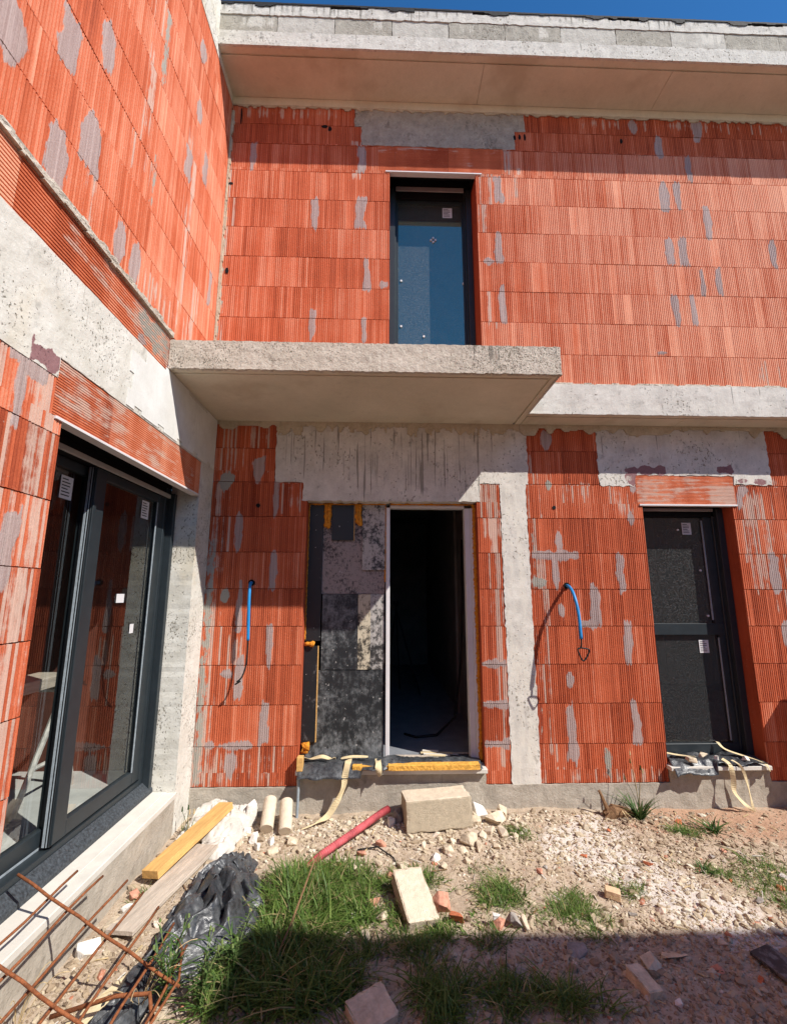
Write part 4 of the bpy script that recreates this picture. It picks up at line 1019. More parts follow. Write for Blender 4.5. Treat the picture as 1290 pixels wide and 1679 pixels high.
# test cores leaning near the wall
def core_cyl(a, b, r, label):
    m = MB(); a = Vector(a); b = Vector(b)
    k = 14
    m.tube([a] + [a.lerp(b, .02)] + [a.lerp(b, i / k) for i in range(1, k)] + [a.lerp(b, .98), b], [r * .93, r] + [r * (1 + .012 * math.sin(i * 2.1)) for i in range(1, k)] + [r, r * .92], 22)
    o = m.build('concrete_core', M['block_top'], None)
    tag(o, label, 'concrete core', 'pale concrete cylinders leaning by the wall')
core_cyl((-.775, 3.50, h1(-.775, 3.5) + .035), (-.795, 3.685, -1.50), .046, 'pale round concrete cylinder leaning beside the white stone by the plinth')
core_cyl((-.640, 3.47, h1(-.64, 3.47) + .035), (-.672, 3.66, -1.505), .045, 'stubby concrete cylinder with a pinkish end, nearer the galvanised rod')
hull_rock('rubble_stone', (-.925, 3.66), (.10, .09, .17), 'rock_white', 5, .3, .1, 18, 'bright white upright stone against the plinth beside the concrete cylinders', 'stone', sink=.1)
m = MB(); m.tube([(-.600, 3.690, -1.72), (-.595, 3.700, -1.33)], .011, 8); tag(m.build('metal_rod', M['galv'], None), 'grey metal rod standing at the corner under the door sill', 'rod')

# notable pieces of rubble
o = rough_box('rubble_slab', .17, .32, .075, .02, .007, [M['block_side'], M['block_top']], 9, True)
o.location = (.195, 2.70, h1(.195, 2.70) + .045); o.rotation_euler = (math.radians(14), math.radians(3), math.radians(14))
tag(o, 'large cream rubble slab tilted at the edge of the grass', 'rubble')
hull_rock('rubble_stone', (.345, 2.70), (.12, .11, .075), 'rock_pink', 12, .5, .2, 16, 'pink brick lump right of the large cream slab', 'rubble', sink=.12)
hull_rock('rubble_stone', (.405, 2.585), (.085, .05, .06), 'rock_red', 14, -.6, .3, 12, 'orange brick splinter in front of the pink lump', 'rubble', sink=.12)
hull_rock('rubble_stone', (.60, 2.555), (.07, .06, .06), 'rock_pink', 15, .9, .1, 14, 'small pink chunk capped with white mortar at the shadow edge', 'rubble')
hull_rock('rubble_stone', (.595, 2.56, h1(.595, 2.56) + .035), (.045, .04, .028), 'rock_white', 16, .2, 0, 12, 'white mortar crumb resting on the small pink chunk', 'rubble', sink=.05)
hull_rock('rubble_stone', (.68, 2.55), (.06, .10, .07), 'rock_grey', 17, .2, .3, 14, 'dark speckled stone beside the pink chunk at the shadow edge', 'rubble')
hull_rock('rubble_stone', (.74, 2.545), (.04, .10, .05), 'rock_cream', 18, .1, .1, 14, 'narrow cream stone beside the dark speckled stone', 'rubble')
hull_rock('rubble_stone', (.10, 3.55), (.075, .07, .08), 'rock_white', 19, .4, .2, 16, 'white lump at the mouth of the red corrugated pipe', 'stone')
hull_rock('rubble_stone', (.15, 3.60), (.11, .09, .12), 'rock_grey', 20, .8, .1, 16, 'dark grey stone wedged against the end of the pale block', 'stone')
o = rough_box('brick_offcut', .078, .05, .042, .02, .002, [M['timber'], M['block_top']], 23, False); o.data.materials[0] = plain('tan_offcut', (.60, .42, .26), .15, 30, .85, .2, .002)
o.location = (1.30, 2.785, h1(1.3, 2.785) + .022); o.rotation_euler = (.08, .12, -.35)
tag(o, 'small tan squared brick offcut lying among the weeds', 'brick offcut')
o = rough_box('rubble_slab', .075, .135, .05, .02, .006, [M['rock_cream'], M['rock_cream']], 27)
o.location = (1.14, 2.215, h1(1.14, 2.215) + .025); o.rotation_euler = (.1, .05, .25)
tag(o, 'rectangular brick-shaped stone lying alone in the shaded gravel', 'rubble')
hull_rock('rubble_stone', (1.235, 2.325), (.09, .09, .05), 'rock_cream', 29, .6, .1, 14, 'squarish stone just behind the brick-shaped one in shaded gravel', 'rubble')
o = rough_box('rubble_slab', .17, .15, .05, .02, .006, [M['rock_cream'], M['rock_cream']], 33)
o.location = (-.02, 2.09, h1(-.02, 2.09) + .02); o.rotation_euler = (.12, -.06, .5)
tag(o, 'split flat tan slab in the shaded grass at the bottom edge', 'rubble')
o = rough_box('wooden_board', .12, .34, .016, .02, .0015, [M['timber_grey'], M['timber_grey']], 37); o.data.materials[0] = board_mat('grimy_board', (.045, .045, .048), (.2, .19, .18), .58, 12)
o.location = (1.82, 2.20, h1(1.82, 2.2) + .022); o.rotation_euler = (.04, -.05, .30)
tag(o, 'thin dark grimy board lying on the shaded gravel', 'board')
hull_rock('rubble_stone', (.93, 2.42), (.12, .10, .05), 'rock_grey', 38, .3, .0, 14, 'flat grey stone half sunk at the edge of the shadow', 'stone')
hull_rock('rubble_stone', (.63, 2.27), (.10, .08, .045), 'rock_grey', 39, 1.1, .0, 14, 'flat dull stone in the shade between two grass tufts', 'stone')
hull_rock('rubble_stone', (1.37, 2.38), (.12, .09, .03), 'rock_cream', 40, .3, .0, 14, 'thin flat chip lying in the shaded gravel behind the squarish stone', 'stone')
GRP = 'small rubble stones heaped right of the pale block'
spots = [(.77, 3.43, .09), (.60, 3.30, .11), (.71, 3.37, .08), (.86, 3.40, .08), (.55, 3.23, .06), (.93, 3.36, .06), (.76, 3.66, .13), (.88, 3.60, .10), (.82, 3.53, .12), (.70, 3.52, .09), (.96, 3.47, .06), (.66, 3.24, .07), (.50, 3.33, .06), (.78, 3.26, .06), (1.0, 3.56, .06), (.69, 3.62, .09), (.92, 3.66, .09), (.42, 3.36, .05), (.45, 3.22, .09), (.36, 3.14, .06), (.30, 3.28, .05), (.56, 3.12, .05), (.74, 3.15, .05), (.40, 3.06, .06)]
for i, (x, y, s) in enumerate(spots):
    rn = random.Random(100 + i)
    hull_rock('rubble_stone', (x, y), (s * rn.uniform(.9, 1.3), s * rn.uniform(.7, 1.1), s * rn.uniform(.6, .95)), rn.choice(['rock_cream'] * 4 + ['rock_white', 'block_top']), 200 + i, rn.uniform(0, 6), rn.uniform(-.4, .4), 13,
              'small pale angular stone in the rubble scattered right of and before the building block', 'rubble', GRP)
GRP2 = 'pale stones along the plinth and the wing wall'
spots = [(-.90, 3.52, .08), (-.84, 3.42, .07), (-.72, 3.40, .07), (-.98, 3.46, .08), (-1.06, 3.38, .06), (-.93, 3.36, .06), (-.58, 3.38, .09), (-.80, 3.33, .06), (-.68, 3.28, .07), (-1.0, 3.25, .06), (-.50, 3.28, .05), (-.40, 3.45, .04), (-.25, 3.55, .05), (-.34, 3.66, .04), (-.1, 3.2, .06), (.0, 3.1, .05), (.02, 3.28, .07), (-.15, 3.05, .05), (.08, 2.98, .06), (.15, 3.06, .08), (-1.31, 2.62, .10), (-1.35, 2.48, .09), (-1.30, 2.74, .09), (-1.33, 2.85, .06), (-1.36, 3.06, .05), (-.02, 2.75, .07), (.03, 2.63, .06), (-.06, 2.52, .06), (-.12, 2.66, .05)]
for i, (x, y, s) in enumerate(spots):
    rn = random.Random(400 + i)
    hull_rock('rubble_stone', (x, y), (s * rn.uniform(.9, 1.4), s * rn.uniform(.7, 1.1), s * rn.uniform(.6, .95)), rn.choice(['rock_cream'] * 3 + ['rock_white'] * 2 + ['rock_pink']), 500 + i, rn.uniform(0, 6), rn.uniform(-.4, .4), 13,
              'small pale stone lying between the wing wall, the cylinders and the grass', 'rubble', GRP2)
GRP3 = 'loose stones on the open ground before the dark two-part window'
for i in range(46):
    rn = random.Random(800 + i)
    x = rn.uniform(.9, 3.0); y = rn.uniform(1.95, 3.65); s = rn.uniform(.022, .055)
    hull_rock('rubble_stone', (x, y), (s * rn.uniform(.9, 1.5), s * rn.uniform(.7, 1.1), s * rn.uniform(.4, .8)), rn.choice(['rock_cream'] * 3 + ['rock_white', 'rock_pink', 'rock_red', 'rock_grey', 'rock_grey']), 900 + i, rn.uniform(0, 6), rn.uniform(-.3, .3), 12,
              'little loose stone on the open gravelly ground towards the dark two-part window', 'stone', GRP3)
hull_rock('brick_shard', (3.02, 3.40), (.14, .07, .045), 'rock_pink', 61, .1, 0, 12, 'pinkish brick shard lying near the wooden pallet', 'rubble')

# red corrugated conduit
m = MB(); P = []; Rr = []
K = [Vector((-.46, 3.06, -1.665)), Vector((-.36, 3.16, -1.615)), Vector((-.14, 3.37, -1.57)), Vector((.02, 3.52, -1.535)), Vector((.075, 3.575, -1.53))]
n = 150
for i in range(n + 1):
    t = i / n * (len(K) - 1); a = min(int(t), len(K) - 2); q = t - a
    p0, p1, p2, p3 = K[max(a - 1, 0)], K[a], K[a + 1], K[min(a + 2, len(K) - 1)]
    P.append(.5 * ((2 * p1) + (p2 - p0) * q + (2 * p0 - 5 * p1 + 4 * p2 - p3) * q * q + (3 * p1 - p0 - 3 * p2 + p3) * q ** 3)); Rr.append(.0245 if i % 2 else .0205)
m.tube(P, Rr, 14)
tag(m.build('conduit', M['red_pvc'], None), 'faded red corrugated conduit pipe sticking up out of the soil', 'pipe')
m = MB(); m.tube([(-.13, 3.26, h1(-.13, 3.26) + .006), (.0, 3.24, h1(0, 3.24) + .022), (.10, 3.17, h1(.1, 3.17) + .010), (.12, 3.10, h1(.12, 3.1) + .004)], .0045, 6)
tag(m.build('cable_end', M['wire'], None), 'thin black cable end curling out of the soil by the red pipe', 'cable')

# timber
def beam(name, a, b, w, h, mat, label, roll=0., cat='timber'):
    a = Vector(a); b = Vector(b); d = (b - a); ln = d.length; d.normalize()
    s = d.cross(Vector((0, 0, 1))).normalized(); u_ = s.cross(d)
    s2 = s * math.cos(roll) + u_ * math.sin(roll); u2 = -s * math.sin(roll) + u_ * math.cos(roll)
    bm = bmesh.new(); bmesh.ops.create_cube(bm, size=1.)
    bmesh.ops.subdivide_edges(bm, edges=[e for e in bm.edges if abs((e.verts[0].co - e.verts[1].co).y) > .5], cuts=20)
    for v in bm.verts:
        wv = .004 * math.sin(v.co.y * 9) 
        v.co = Vector((v.co.x * w + wv, v.co.y * ln, v.co.z * h + wv * .5))
    bmesh.ops.bevel(bm, geom=[e for e in bm.edges], offset=.0016, segments=1, affect='EDGES', clamp_overlap=True)
    me = bpy.data.meshes.new(name); bm.to_mesh(me); bm.free(); me.materials.append(mat)
    o = link(bpy.data.objects.new(name, me))
    Mx = Matrix((s2, d, u2)).transposed().to_4x4(); Mx.translation = (a + b) / 2
    o.matrix_world = Mx
    return tag(o, label, cat)
TA, TB = (-1.305, 2.945, -1.588), (-1.09, 3.60, -1.50)
GA, GB = (-1.25, 2.54, -1.617), (-1.10, 3.29, -1.61)
beam('timber_beam', TA, TB, .115, .045, M['timber'], 'fresh orange timber batten resting on the white sack', .12)
beam('timber_board', GA, GB, .15, .022, M['timber_grey'], 'weathered grey plank lying on the soil beside the orange batten', .05)
beam('timber_board', (-1.20, 1.95, -1.622), (-.98, 2.42, -1.618), .07, .018, plain('straw_board', (.62, .52, .33), .2, 20, .85, .2, .003), 'short yellowish board under the rusty mesh', .0)

# white sack: crumpled heap
def facet(q):
    """crumpled film: a continuous surface of flat facets meeting in sharp creases"""
    d, pts = mnoise.voronoi(q)
    best = -9.
    for k in range(4):
        g = mnoise.noise_vector(pts[k] * 5.37 + Vector((.5, .2, .7)))
        g = g.normalized() if g.length > 1e-6 else Vector((0, 0, 1))
        best = max(best, (q - pts[k]).dot(g) * .9 - d[k] * .35)
    return best
def crumple(nu, nv, fn, amp, freq, seed):
    V = []
    for i in range(nu + 1):
        for j in range(nv + 1):
            p = Vector(fn(i / nu, j / nv)); q = p * freq + Vector((seed, seed * .7, 0))
            r = .35 + facet(q * .8) * 1.1 + .40 * facet(q * 2.3 + Vector((3, 1, 2)))
            p += Vector((mnoise.noise(q + Vector((9, 0, 0))), mnoise.noise(q + Vector((0, 9, 0))), 1.3 * (r - .35))) * amp
            V.append(p)
    F = [(i * (nv + 1) + j, (i + 1) * (nv + 1) + j, (i + 1) * (nv + 1) + j + 1, i * (nv + 1) + j + 1) for i in range(nu) for j in range(nv)]
    return V, F
def sheet(name, nu, nv, fn, amp, freq, seed, mat, th=.002, label=None, cat=None):
    V, F = crumple(nu, nv, fn, amp, freq, seed)
    m = MB(); m.add(V, F)
    o = m.build(name, mat, None, smooth=True)
    md = o.modifiers.new('thickness', 'SOLIDIFY'); md.thickness = th; md.offset = 0
    if label: tag(o, label, cat)
    return o
def sack_fn(u, v):
    x = -1.30 + .40 * u; y = 3.38 + .34 * v
    e = max(0., 1 - ((u - .45) / .56) ** 2) * max(0., 1 - ((v - .55) / .58) ** 2)
    x2 = x - .06 * (1 - v) * (1 - u) ; y2 = y + .05 * math.sin(u * 7)
    return (x2, y2, h1(x2, y2) - .015 + .115 * e ** .6 + .06 * max(0, v - .6) * 2.2)
sheet('sack', 70, 60, sack_fn, .030, 11, 3.3, M['sack'], .002, 'crumpled white woven sack in the corner under the orange batten', 'sack')
def bag_fn(u, v):
    x = -1.16 + .22 * u; y = 3.22 + .22 * v
    e = max(0., 1 - (2 * u - 1) ** 2) * max(0., 1 - (2 * v - 1) ** 2)
    return (x, y, h1(x, y) - .012 + .06 * e ** .6)
sheet('bag_scrap', 26, 26, bag_fn, .020, 16, 8.3, M['sack'], .002, 'flat scrap of white sacking in front of the orange batten', 'sack')
def paper_fn(u, v):
    x = -1.06 + .09 * u + .03 * v; y = 2.94 + .12 * v
    return (x, y, h1(x, y) + .012 + .05 * v * (1 - u) )
sheet('paper_scrap', 10, 10, paper_fn, .010, 18, 2.3, M['sack'], .0015, 'torn white card scrap between the grey plank and the black plastic', 'scrap')

# black plastic sheeting rolled up on the ground
def plastic_mat():
    m, nt, b = base_mat('black_plastic_film', .30, .6)
    n = noise(nt, pos(nt), 9, 5, .7); n2 = noise(nt, pos(nt), 40, 4, .7)
    L(nt, ramp(nt, math_(nt, 'ADD', math_(nt, 'MULTIPLY', n, .6), math_(nt, 'MULTIPLY', n2, .4)), [(.42, (.026, .028, .032)), (.60, (.080, .085, .090)), (.74, (.22, .215, .205))]), b.inputs['Base Color'])
    L(nt, ramp(nt, n2, [(.35, (.25,) * 3), (.7, (.6,) * 3)]), b.inputs['Roughness'])
    bump(nt, b, math_(nt, 'ADD', noise(nt, pos(nt, 1, 1, 1), 18, 3, .6), n2), .0035)
    return m
M['plastic'] = plastic_mat()
spine = [((-.84, 3.19), .07), ((-.87, 3.05), .12), ((-.87, 2.90), .17), ((-.82, 2.74), .19), ((-.82, 2.58), .19), ((-.90, 2.44), .15), ((-.98, 2.30), .10), ((-1.02, 2.12), .085), ((-1.05, 1.95), .08)]
def tarp_fn(u, v):
    t = u * (len(spine) - 1); a = min(int(t), len(spine) - 2); q = t - a; q = q * q * (3 - 2 * q)
    (x0, y0), r0 = spine[a]; (x1, y1), r1 = spine[a + 1]
    cx_ = x0 + (x1 - x0) * q; cy_ = y0 + (y1 - y0) * q; r = r0 + (r1 - r0) * q
    w_ = v * 2 - 1
    tx, ty = x1 - x0, y1 - y0; tl = math.hypot(tx, ty); nx, ny = -ty / tl, tx / tl          # across the roll
    wob = mnoise.noise(Vector((u * 9, 3.1, .0)))
    half = r * (1.22 + .35 * mnoise.noise(Vector((u * 16, 7.7 * (1 if w_ > 0 else -1), 2.))))
    off = -w_ * half
    body = max(0., 1 - abs(w_ * 1.12 + .25 * wob) ** 2.2) ** .7
    ph = 2.1 * w_ + 1.6 * mnoise.noise(Vector((u * 4.5, 1.3, 0))) + .45 * mnoise.noise(Vector((u * 8, w_ * 2, 5)))
    tri = abs((ph % 1.) * 2 - 1)                                                               # sharp long folds
    ph2 = u * 5 + 1.3 * w_ + 1.0 * mnoise.noise(Vector((u * 6, w_ * 3, 9)))
    tri2 = abs((ph2 % 1.) * 2 - 1)
    hh = r * (.62 * body + .34 * (tri - .35) * (.25 + body) + .12 * (tri2 - .5) * body)
    return (cx_ + nx * off, cy_ + ny * off, h1(cx_, cy_) + max(.004 + .010 * tri, hh))
sheet('plastic_sheet', 220, 90, tarp_fn, .016, 9., 1.7, M['plastic'], .002, 'long crumpled roll of black plastic sheeting lying along the grass', 'plastic sheet')

# rusty reinforcing mesh
mesh = thing('rebar_mesh', 'rusty steel reinforcing mesh propped on the white sill of the sliding door', 'rebar mesh', (0, 0, 0))
ends = [2.42, 2.46, 2.50, 2.47, 2.44, 2.40, 2.32]
for i in range(7):
    x = -1.405 + .095 * i; z = -1.285 - .041 * i
    m = MB(); n = 14
    m.tube([(x + .004 * math.sin(k * 1.3 + i), .9 + (ends[i] - .9) * k / n, z + .003 * math.sin(k + i * 2)) for k in range(n + 1)], .0055, 7)
    m.build('bar', M['rust'], mesh, smooth=True)
for (a, b) in (((-1.55, 2.235, -1.205), (-.78, 2.11, -1.545)), ((-1.52, 1.90, -1.205), (-.80, 1.81, -1.54))):
    m = MB(); a = Vector(a); b = Vector(b)
    m.tube([a.lerp(b, k / 10) + Vector((0, .003 * math.sin(k * 2), .012)) for k in range(11)], .006, 7); m.build('bar', M['rust'], mesh, smooth=True)
for (pts, r, lab) in ((([(-1.0, 2.55, -1.60), (-.85, 2.30, -1.53), (-.78, 2.1, -1.50), (-.80, 1.9, -1.5)]), .005, 'bent rusty bar crossing the lower end of the black plastic'),
                      (([(-1.22, 2.03, -1.56), (-1.0, 2.06, -1.52), (-.88, 2.08, -1.53), (-.83, 2.0, -1.56)]), .008, 'thick curved rusty bar lying under the mesh'),
                      (([(-1.60, 2.15, -1.330), (-1.60, 2.45, -1.330), (-1.597, 2.73, -1.330)]), .006, 'straight rusty bar lying along the dark threshold of the sliding door')):
    m = MB(); m.tube(pts, r, 7); tag(m.build('rebar_rod', M['rust'], None, smooth=True), lab, 'rebar')
m = MB(); m.tube([(-.455, 2.28, -1.60), (-.40, 2.45, -1.52), (-.335, 2.72, -1.40)], .0045, 6); tag(m.build('stick', M['bark'], None), 'thin brown stick poking up out of the shaded grass', 'stick')

# ------------------------------------------------------------------ stuff on the sills
def door_sheet(u, v):
    x = -.60 + 1.40 * u
    y = 3.66 + .20 * v
    z = -1.308 + .012
    bulge = .045 * math.exp(-((x - .10) / .16) ** 2) + .022 * math.exp(-((x - .55) / .2) ** 2) + .02 * math.exp(-((x + .35) / .2) ** 2)
    z += bulge * (1 - abs(2 * v - 1) ** 2)
    if v < .35:
        k = (.35 - v) / .35
        z -= k * (.06 if x < -.12 else .012); y -= k * .015 * (1 if x < -.12 else 0)
    if x > .06: y += .035
    return (x, y, z)
sheet('plastic_sheet', 90, 16, door_sheet, .011, 14, 5.1, M['plastic'], .0015, 'crumpled dark plastic strip laid along the sill of the doorway', 'plastic sheet')
o = rough_box('foam_plank', .70, .075, .040, .02, .0035, [M['foam_yellow'], M['foam_yellow']], 41); o.location = (.425, 3.715, -1.296); o.rotation_euler = (0, 0, .01)
tag(o, 'yellow-orange foam-edged plank under the plastic on the door sill', 'plank')
o = rough_box('foam_plank', .27, .05, .035, .02, .003, [M['foam_yellow'], M['foam_yellow']], 43); o.location = (-.06, 3.715, -1.300); o.rotation_euler = (0, 0, -.02)
tag(o, 'shorter yellow plank piece half hidden by a tape on the door sill', 'plank')
m = MB(); m.box(-.615, -.57, 3.69, 3.75, -1.317, -1.22); o = m.build('wood_wedge', M['timber'], None, bevel=.002); tag(o, 'small orange wooden wedge at the corner of the door sill', 'wedge')
def tape(label, pts, w, side, seed=0, name='tape'):
    P = [Vector(p) for p in pts]; Q = []
    for i in range(len(P) - 1):
        p0, p1, p2, p3 = P[max(i - 1, 0)], P[i], P[i + 1], P[min(i + 2, len(P) - 1)]
        for j in range(6):
            q = j / 6
            Q.append(.5 * ((2 * p1) + (p2 - p0) * q + (2 * p0 - 5 * p1 + 4 * p2 - p3) * q * q + (3 * p1 - p0 - 3 * p2 + p3) * q ** 3))
    Q.append(P[-1])
    rn = random.Random(seed); sd = []
    for i in range(len(Q)):
        a = .9 * math.sin(i * .31 + seed)
        s = Vector(side); s = (s + Vector((0, a * .8, a * .25))).normalized(); sd.append(tuple(s))
    m = MB(); m.ribbon(Q, w, sd, .0022); tag(m.build(name, M['tape'], None), label, 'tape')
tape('long cream tape strip hanging from the door sill down to the soil', [(-.225, 3.80, -1.268), (-.23, 3.70, -1.262), (-.245, 3.655, -1.33), (-.255, 3.655, -1.41), (-.30, 3.645, -1.50), (-.36, 3.62, -1.585), (-.44, 3.56, -1.612), (-.52, 3.52, -1.622)], .048, (1, .1, 0), 2)
tape('short pointed cream tape flap over the front of the door sill', [(.00, 3.78, -1.262), (.00, 3.70, -1.264), (.003, 3.655, -1.30), (.006, 3.652, -1.345)], [.05] * 16 + [.03, .015, .006], (1, 0, 0), .0)
tape('crumpled cream tape piece lying in the corner of the door sill', [(-.60, 3.80, -1.262), (-.52, 3.80, -1.262), (-.44, 3.79, -1.245), (-.38, 3.80, -1.262), (-.33, 3.81, -1.268)], .055, (0, 1, 0), 4)
tape('flat cream tape piece lying near the boards on the door sill', [(-.29, 3.81, -1.266), (-.20, 3.81, -1.254), (-.08, 3.815, -1.258)], .04, (0, 1, 0), 6)
rn = random.Random(4)
SL = 'thin pale wood sliver heaped behind the plastic in the open doorway'
for i in range(14):
    x = rn.uniform(.13, .68); y = rn.uniform(3.90, 4.08); a = rn.uniform(-.22, .22); ln = rn.uniform(.12, .34)
    m = MB(); m.box(-ln / 2, ln / 2, -.014, .014, 0, .006, 0, Matrix.Translation((x, y, -1.326 + .004 * i * .6)) @ Matrix.Rotation(a, 4, 'Z') @ Matrix.Rotation(rn.uniform(-.04, .04), 4, 'Y'))
    tag(m.build('wood_sliver', rn.choice([M['tape'], M['timber_grey'], M['sill']]), None), SL, 'wood strip', 'pale wood slivers in the doorway')
# dark window sill
def win_sheet(u, v):
    x = 2.285 + .74 * u; y = 3.685 + .235 * v
    z = -1.303 + .018 * math.sin(u * 9 + v * 4) ** 2
    if v < .25 and u < .45: z -= (.25 - v) * .28; y -= (.25 - v) * .1
    return (x, y, z)
sheet('plastic_sheet', 60, 26, win_sheet, .016, 13, 7.7, M['plastic'], .0015, 'crumpled black plastic on the sill of the dark two-part window', 'plastic sheet')
hull_rock('rubble_stone', (2.60, 3.80, -1.29), (.10, .06, .05), 'rock_cream', 71, -.3, .1, 12, 'cream stone weighing down the black plastic, nearest the window glass', 'stone', sink=.0)
hull_rock('rubble_stone', (2.44, 3.72, -1.29), (.09, .06, .045), 'rock_cream', 72, -.35, .1, 12, 'cream stone at the front corner of the dark window sill', 'stone', sink=.0)
hull_rock('rubble_stone', (2.89, 3.74, -1.288), (.075, .06, .045), 'rock_white', 73, .5, .1, 14, 'whitish crumbly stone at the far end of the dark window sill', 'stone', sink=.0)
hull_rock('rubble_stone', (2.66, 3.735, -1.29), (.035, .035, .05), 'rock_white', 74, .2, 0, 12, 'tiny white stone in the middle of the dark window sill', 'stone', sink=.0)
tape('cream tape hanging in a long loop from the dark window sill to the soil', [(2.70, 3.74, -1.272), (2.715, 3.68, -1.30), (2.72, 3.672, -1.40), (2.715, 3.67, -1.48), (2.76, 3.66, -1.55), (2.83, 3.65, -1.61)], .036, (1, .05, 0), 1)
tape('narrow cream tape hanging straight from the dark window sill', [(2.76, 3.72, -1.275), (2.80, 3.68, -1.31), (2.825, 3.672, -1.42), (2.835, 3.668, -1.53), (2.84, 3.66, -1.615)], .022, (1, .1, 0), 3)
tape('white tape wound from the window frame over the end of the sill', [(2.80, 3.91, -1.20), (2.83, 3.87, -1.245), (2.93, 3.80, -1.275), (2.98, 3.74, -1.285), (3.01, 3.69, -1.30), (3.025, 3.68, -1.345)], .026, (1, .4, 0), 5)
tape('cream tape lying across the left end of the dark window sill', [(2.31, 3.87, -1.262), (2.40, 3.83, -1.27), (2.52, 3.79, -1.272)], .03, (.3, 1, 0), 7)

# wooden pallet standing against the wall at the right edge
pal = thing('wooden_pallet', 'wooden pallet standing on edge against the block wall right of the window', 'pallet', (0, 0, 0))
zb = -1.625
for y in (3.535, 3.700):
    for (z0, z1) in ((-.87, -.765), (-1.125, -.98), (-.98, -.885), (-1.40, -1.19), (-1.60, -1.51)):
        m = MB(); m.box(3.318, 4.30, y, y + .018, z0, z1); m.build('slat', M['pallet'], pal, bevel=.002)
for x in (3.318, 3.76, 4.22):
    m = MB(); m.box(x, x + .085, 3.5535, 3.6995, zb, -.765); m.build('stringer', M['pallet'], pal, bevel=.002)

# ------------------------------------------------------------------ vegetation
def leaf_mat(name, stops):
    m, nt, b = base_mat(name, .55, .3)
    a = N(nt, 'ShaderNodeAttribute', {'attribute_name': 'fields'})
    sp = N(nt, 'ShaderNodeSeparateColor', Color=a.outputs['Color'])
    col = ramp(nt, sp.outputs[0], stops)
    L(nt, col, b.inputs['Base Color'])
    b.inputs['Subsurface Weight'].default_value = 0.
    tr_ = N(nt, 'ShaderNodeBsdfTranslucent', Color=col)
    mx = N(nt, 'ShaderNodeMixShader', Fac=.28, i1=b.outputs[0], i2=tr_.outputs[0])
    L(nt, mx.outputs[0], nt.nodes['Material Output'].inputs['Surface'])
    return m
M['grass'] = leaf_mat('grass_blades', [(0, (.040, .080, .014)), (.5, (.105, .185, .034)), (.85, (.21, .28, .075)), (1, (.40, .33, .16))])
M['weed'] = leaf_mat('weed_leaves', [(0, (.030, .075, .016)), (.6, (.075, .145, .035)), (1, (.16, .22, .07))])

def blades(px_, py_, ln, wd, lean, seed, base_z=None, droop=.5):
    """curved tapered blades; arrays per blade -> V,F,K"""
    r = np.random.default_rng(seed); n = len(px_)
    az = r.random(n) * 6.283
    S = 4
    dirx, diry = np.cos(az), np.sin(az)
    zb_ = hgt(px_, py_) - .006 if base_z is None else base_z
    V = np.zeros((n, S + 1, 2, 3))
    for s in range(S + 1):
        t = s / S
        out = ln * lean * (t + droop * t * t)
        up = ln * (t - .38 * lean * t * t * (1 + droop))
        cx_ = px_ + dirx * out; cy_ = py_ + diry * out
        w = wd * (1 - t ** 1.6) * .5 + .0002
        V[:, s, 0] = np.stack([cx_ - diry * w, cy_ + dirx * w, zb_ + up], -1)
        V[:, s, 1] = np.stack([cx_ + diry * w, cy_ - dirx * w, zb_ + up + .15 * w], -1)
    idx = np.arange(n * (S + 1) * 2).reshape(n, S + 1, 2)
    F = np.stack([idx[:, :-1, 0], idx[:, :-1, 1], idx[:, 1:, 1], idx[:, 1:, 0]], -1).reshape(-1, 4)
    tone = np.clip(r.normal(.45, .2, n), 0, .86); tone[r.random(n) < .09] = 1.
    K = np.zeros((n, S + 1, 2, 4)); K[..., 0] = tone[:, None, None]; K[..., 3] = 1
    return V.reshape(-1, 3), F, K.reshape(-1, 4)
def merge(parts):
    V = []; F = []; K = []; b = 0
    for v, f, k in parts:
        V.append(v); F.append(f + b); K.append(k); b += len(v)
    return np.concatenate(V), np.concatenate(F), np.concatenate(K)

patches = [  # x, y, rx, ry, n, length
    (-.36, 2.78, .22, .26, 2000, .115), (-.42, 2.58, .18, .24, 1400, .13), (-.44, 2.98, .18, .12, 700, .09), (-.16, 2.66, .20, .18, 600, .085), (-.40, 2.26, .24, .24, 1000, .13), (-.16, 2.34, .16, .16, 350, .09), (-.20, 3.02, .20, .12, 300, .07), (-.62, 2.22, .10, .2, 260, .10),
    (.25, 2.93, .22, .10, 420, .07), (.0, 2.85, .15, .12, 260, .07), (.66, 2.79, .14, .13, 560, .07), (1.04, 2.66, .12, .14, 480, .065), (1.14, 2.80, .10, .08, 120, .05), (1.40, 2.80, .05, .05, 130, .06),
    (2.33, 2.92, .34, .20, 650, .055), (2.28, 2.66, .14, .08, 260, .055), (.20, 2.42, .12, .10, 300, .07), (.26, 2.16, .14, .14, 480, .09), (.50, 2.18, .13, .10, 330, .08), (.76, 2.15, .14, .09, 330, .085), (.55, 2.46, .10, .08, 150, .06), (.30, 2.53, .14, .07, 200, .07),
    (1.00, 3.40, .10, .07, 230, .055), (2.03, 2.99, .10, .05, 150, .05), (2.15, 3.42, .20, .05, 260, .06), (.10, 2.60, .10, .12, 160, .07), (.80, 2.60, .08, .06, 60, .05), (.62, 3.05, .10, .05, 90, .04), (-1.28, 2.85, .06, .07, 90, .05)]
pb = []
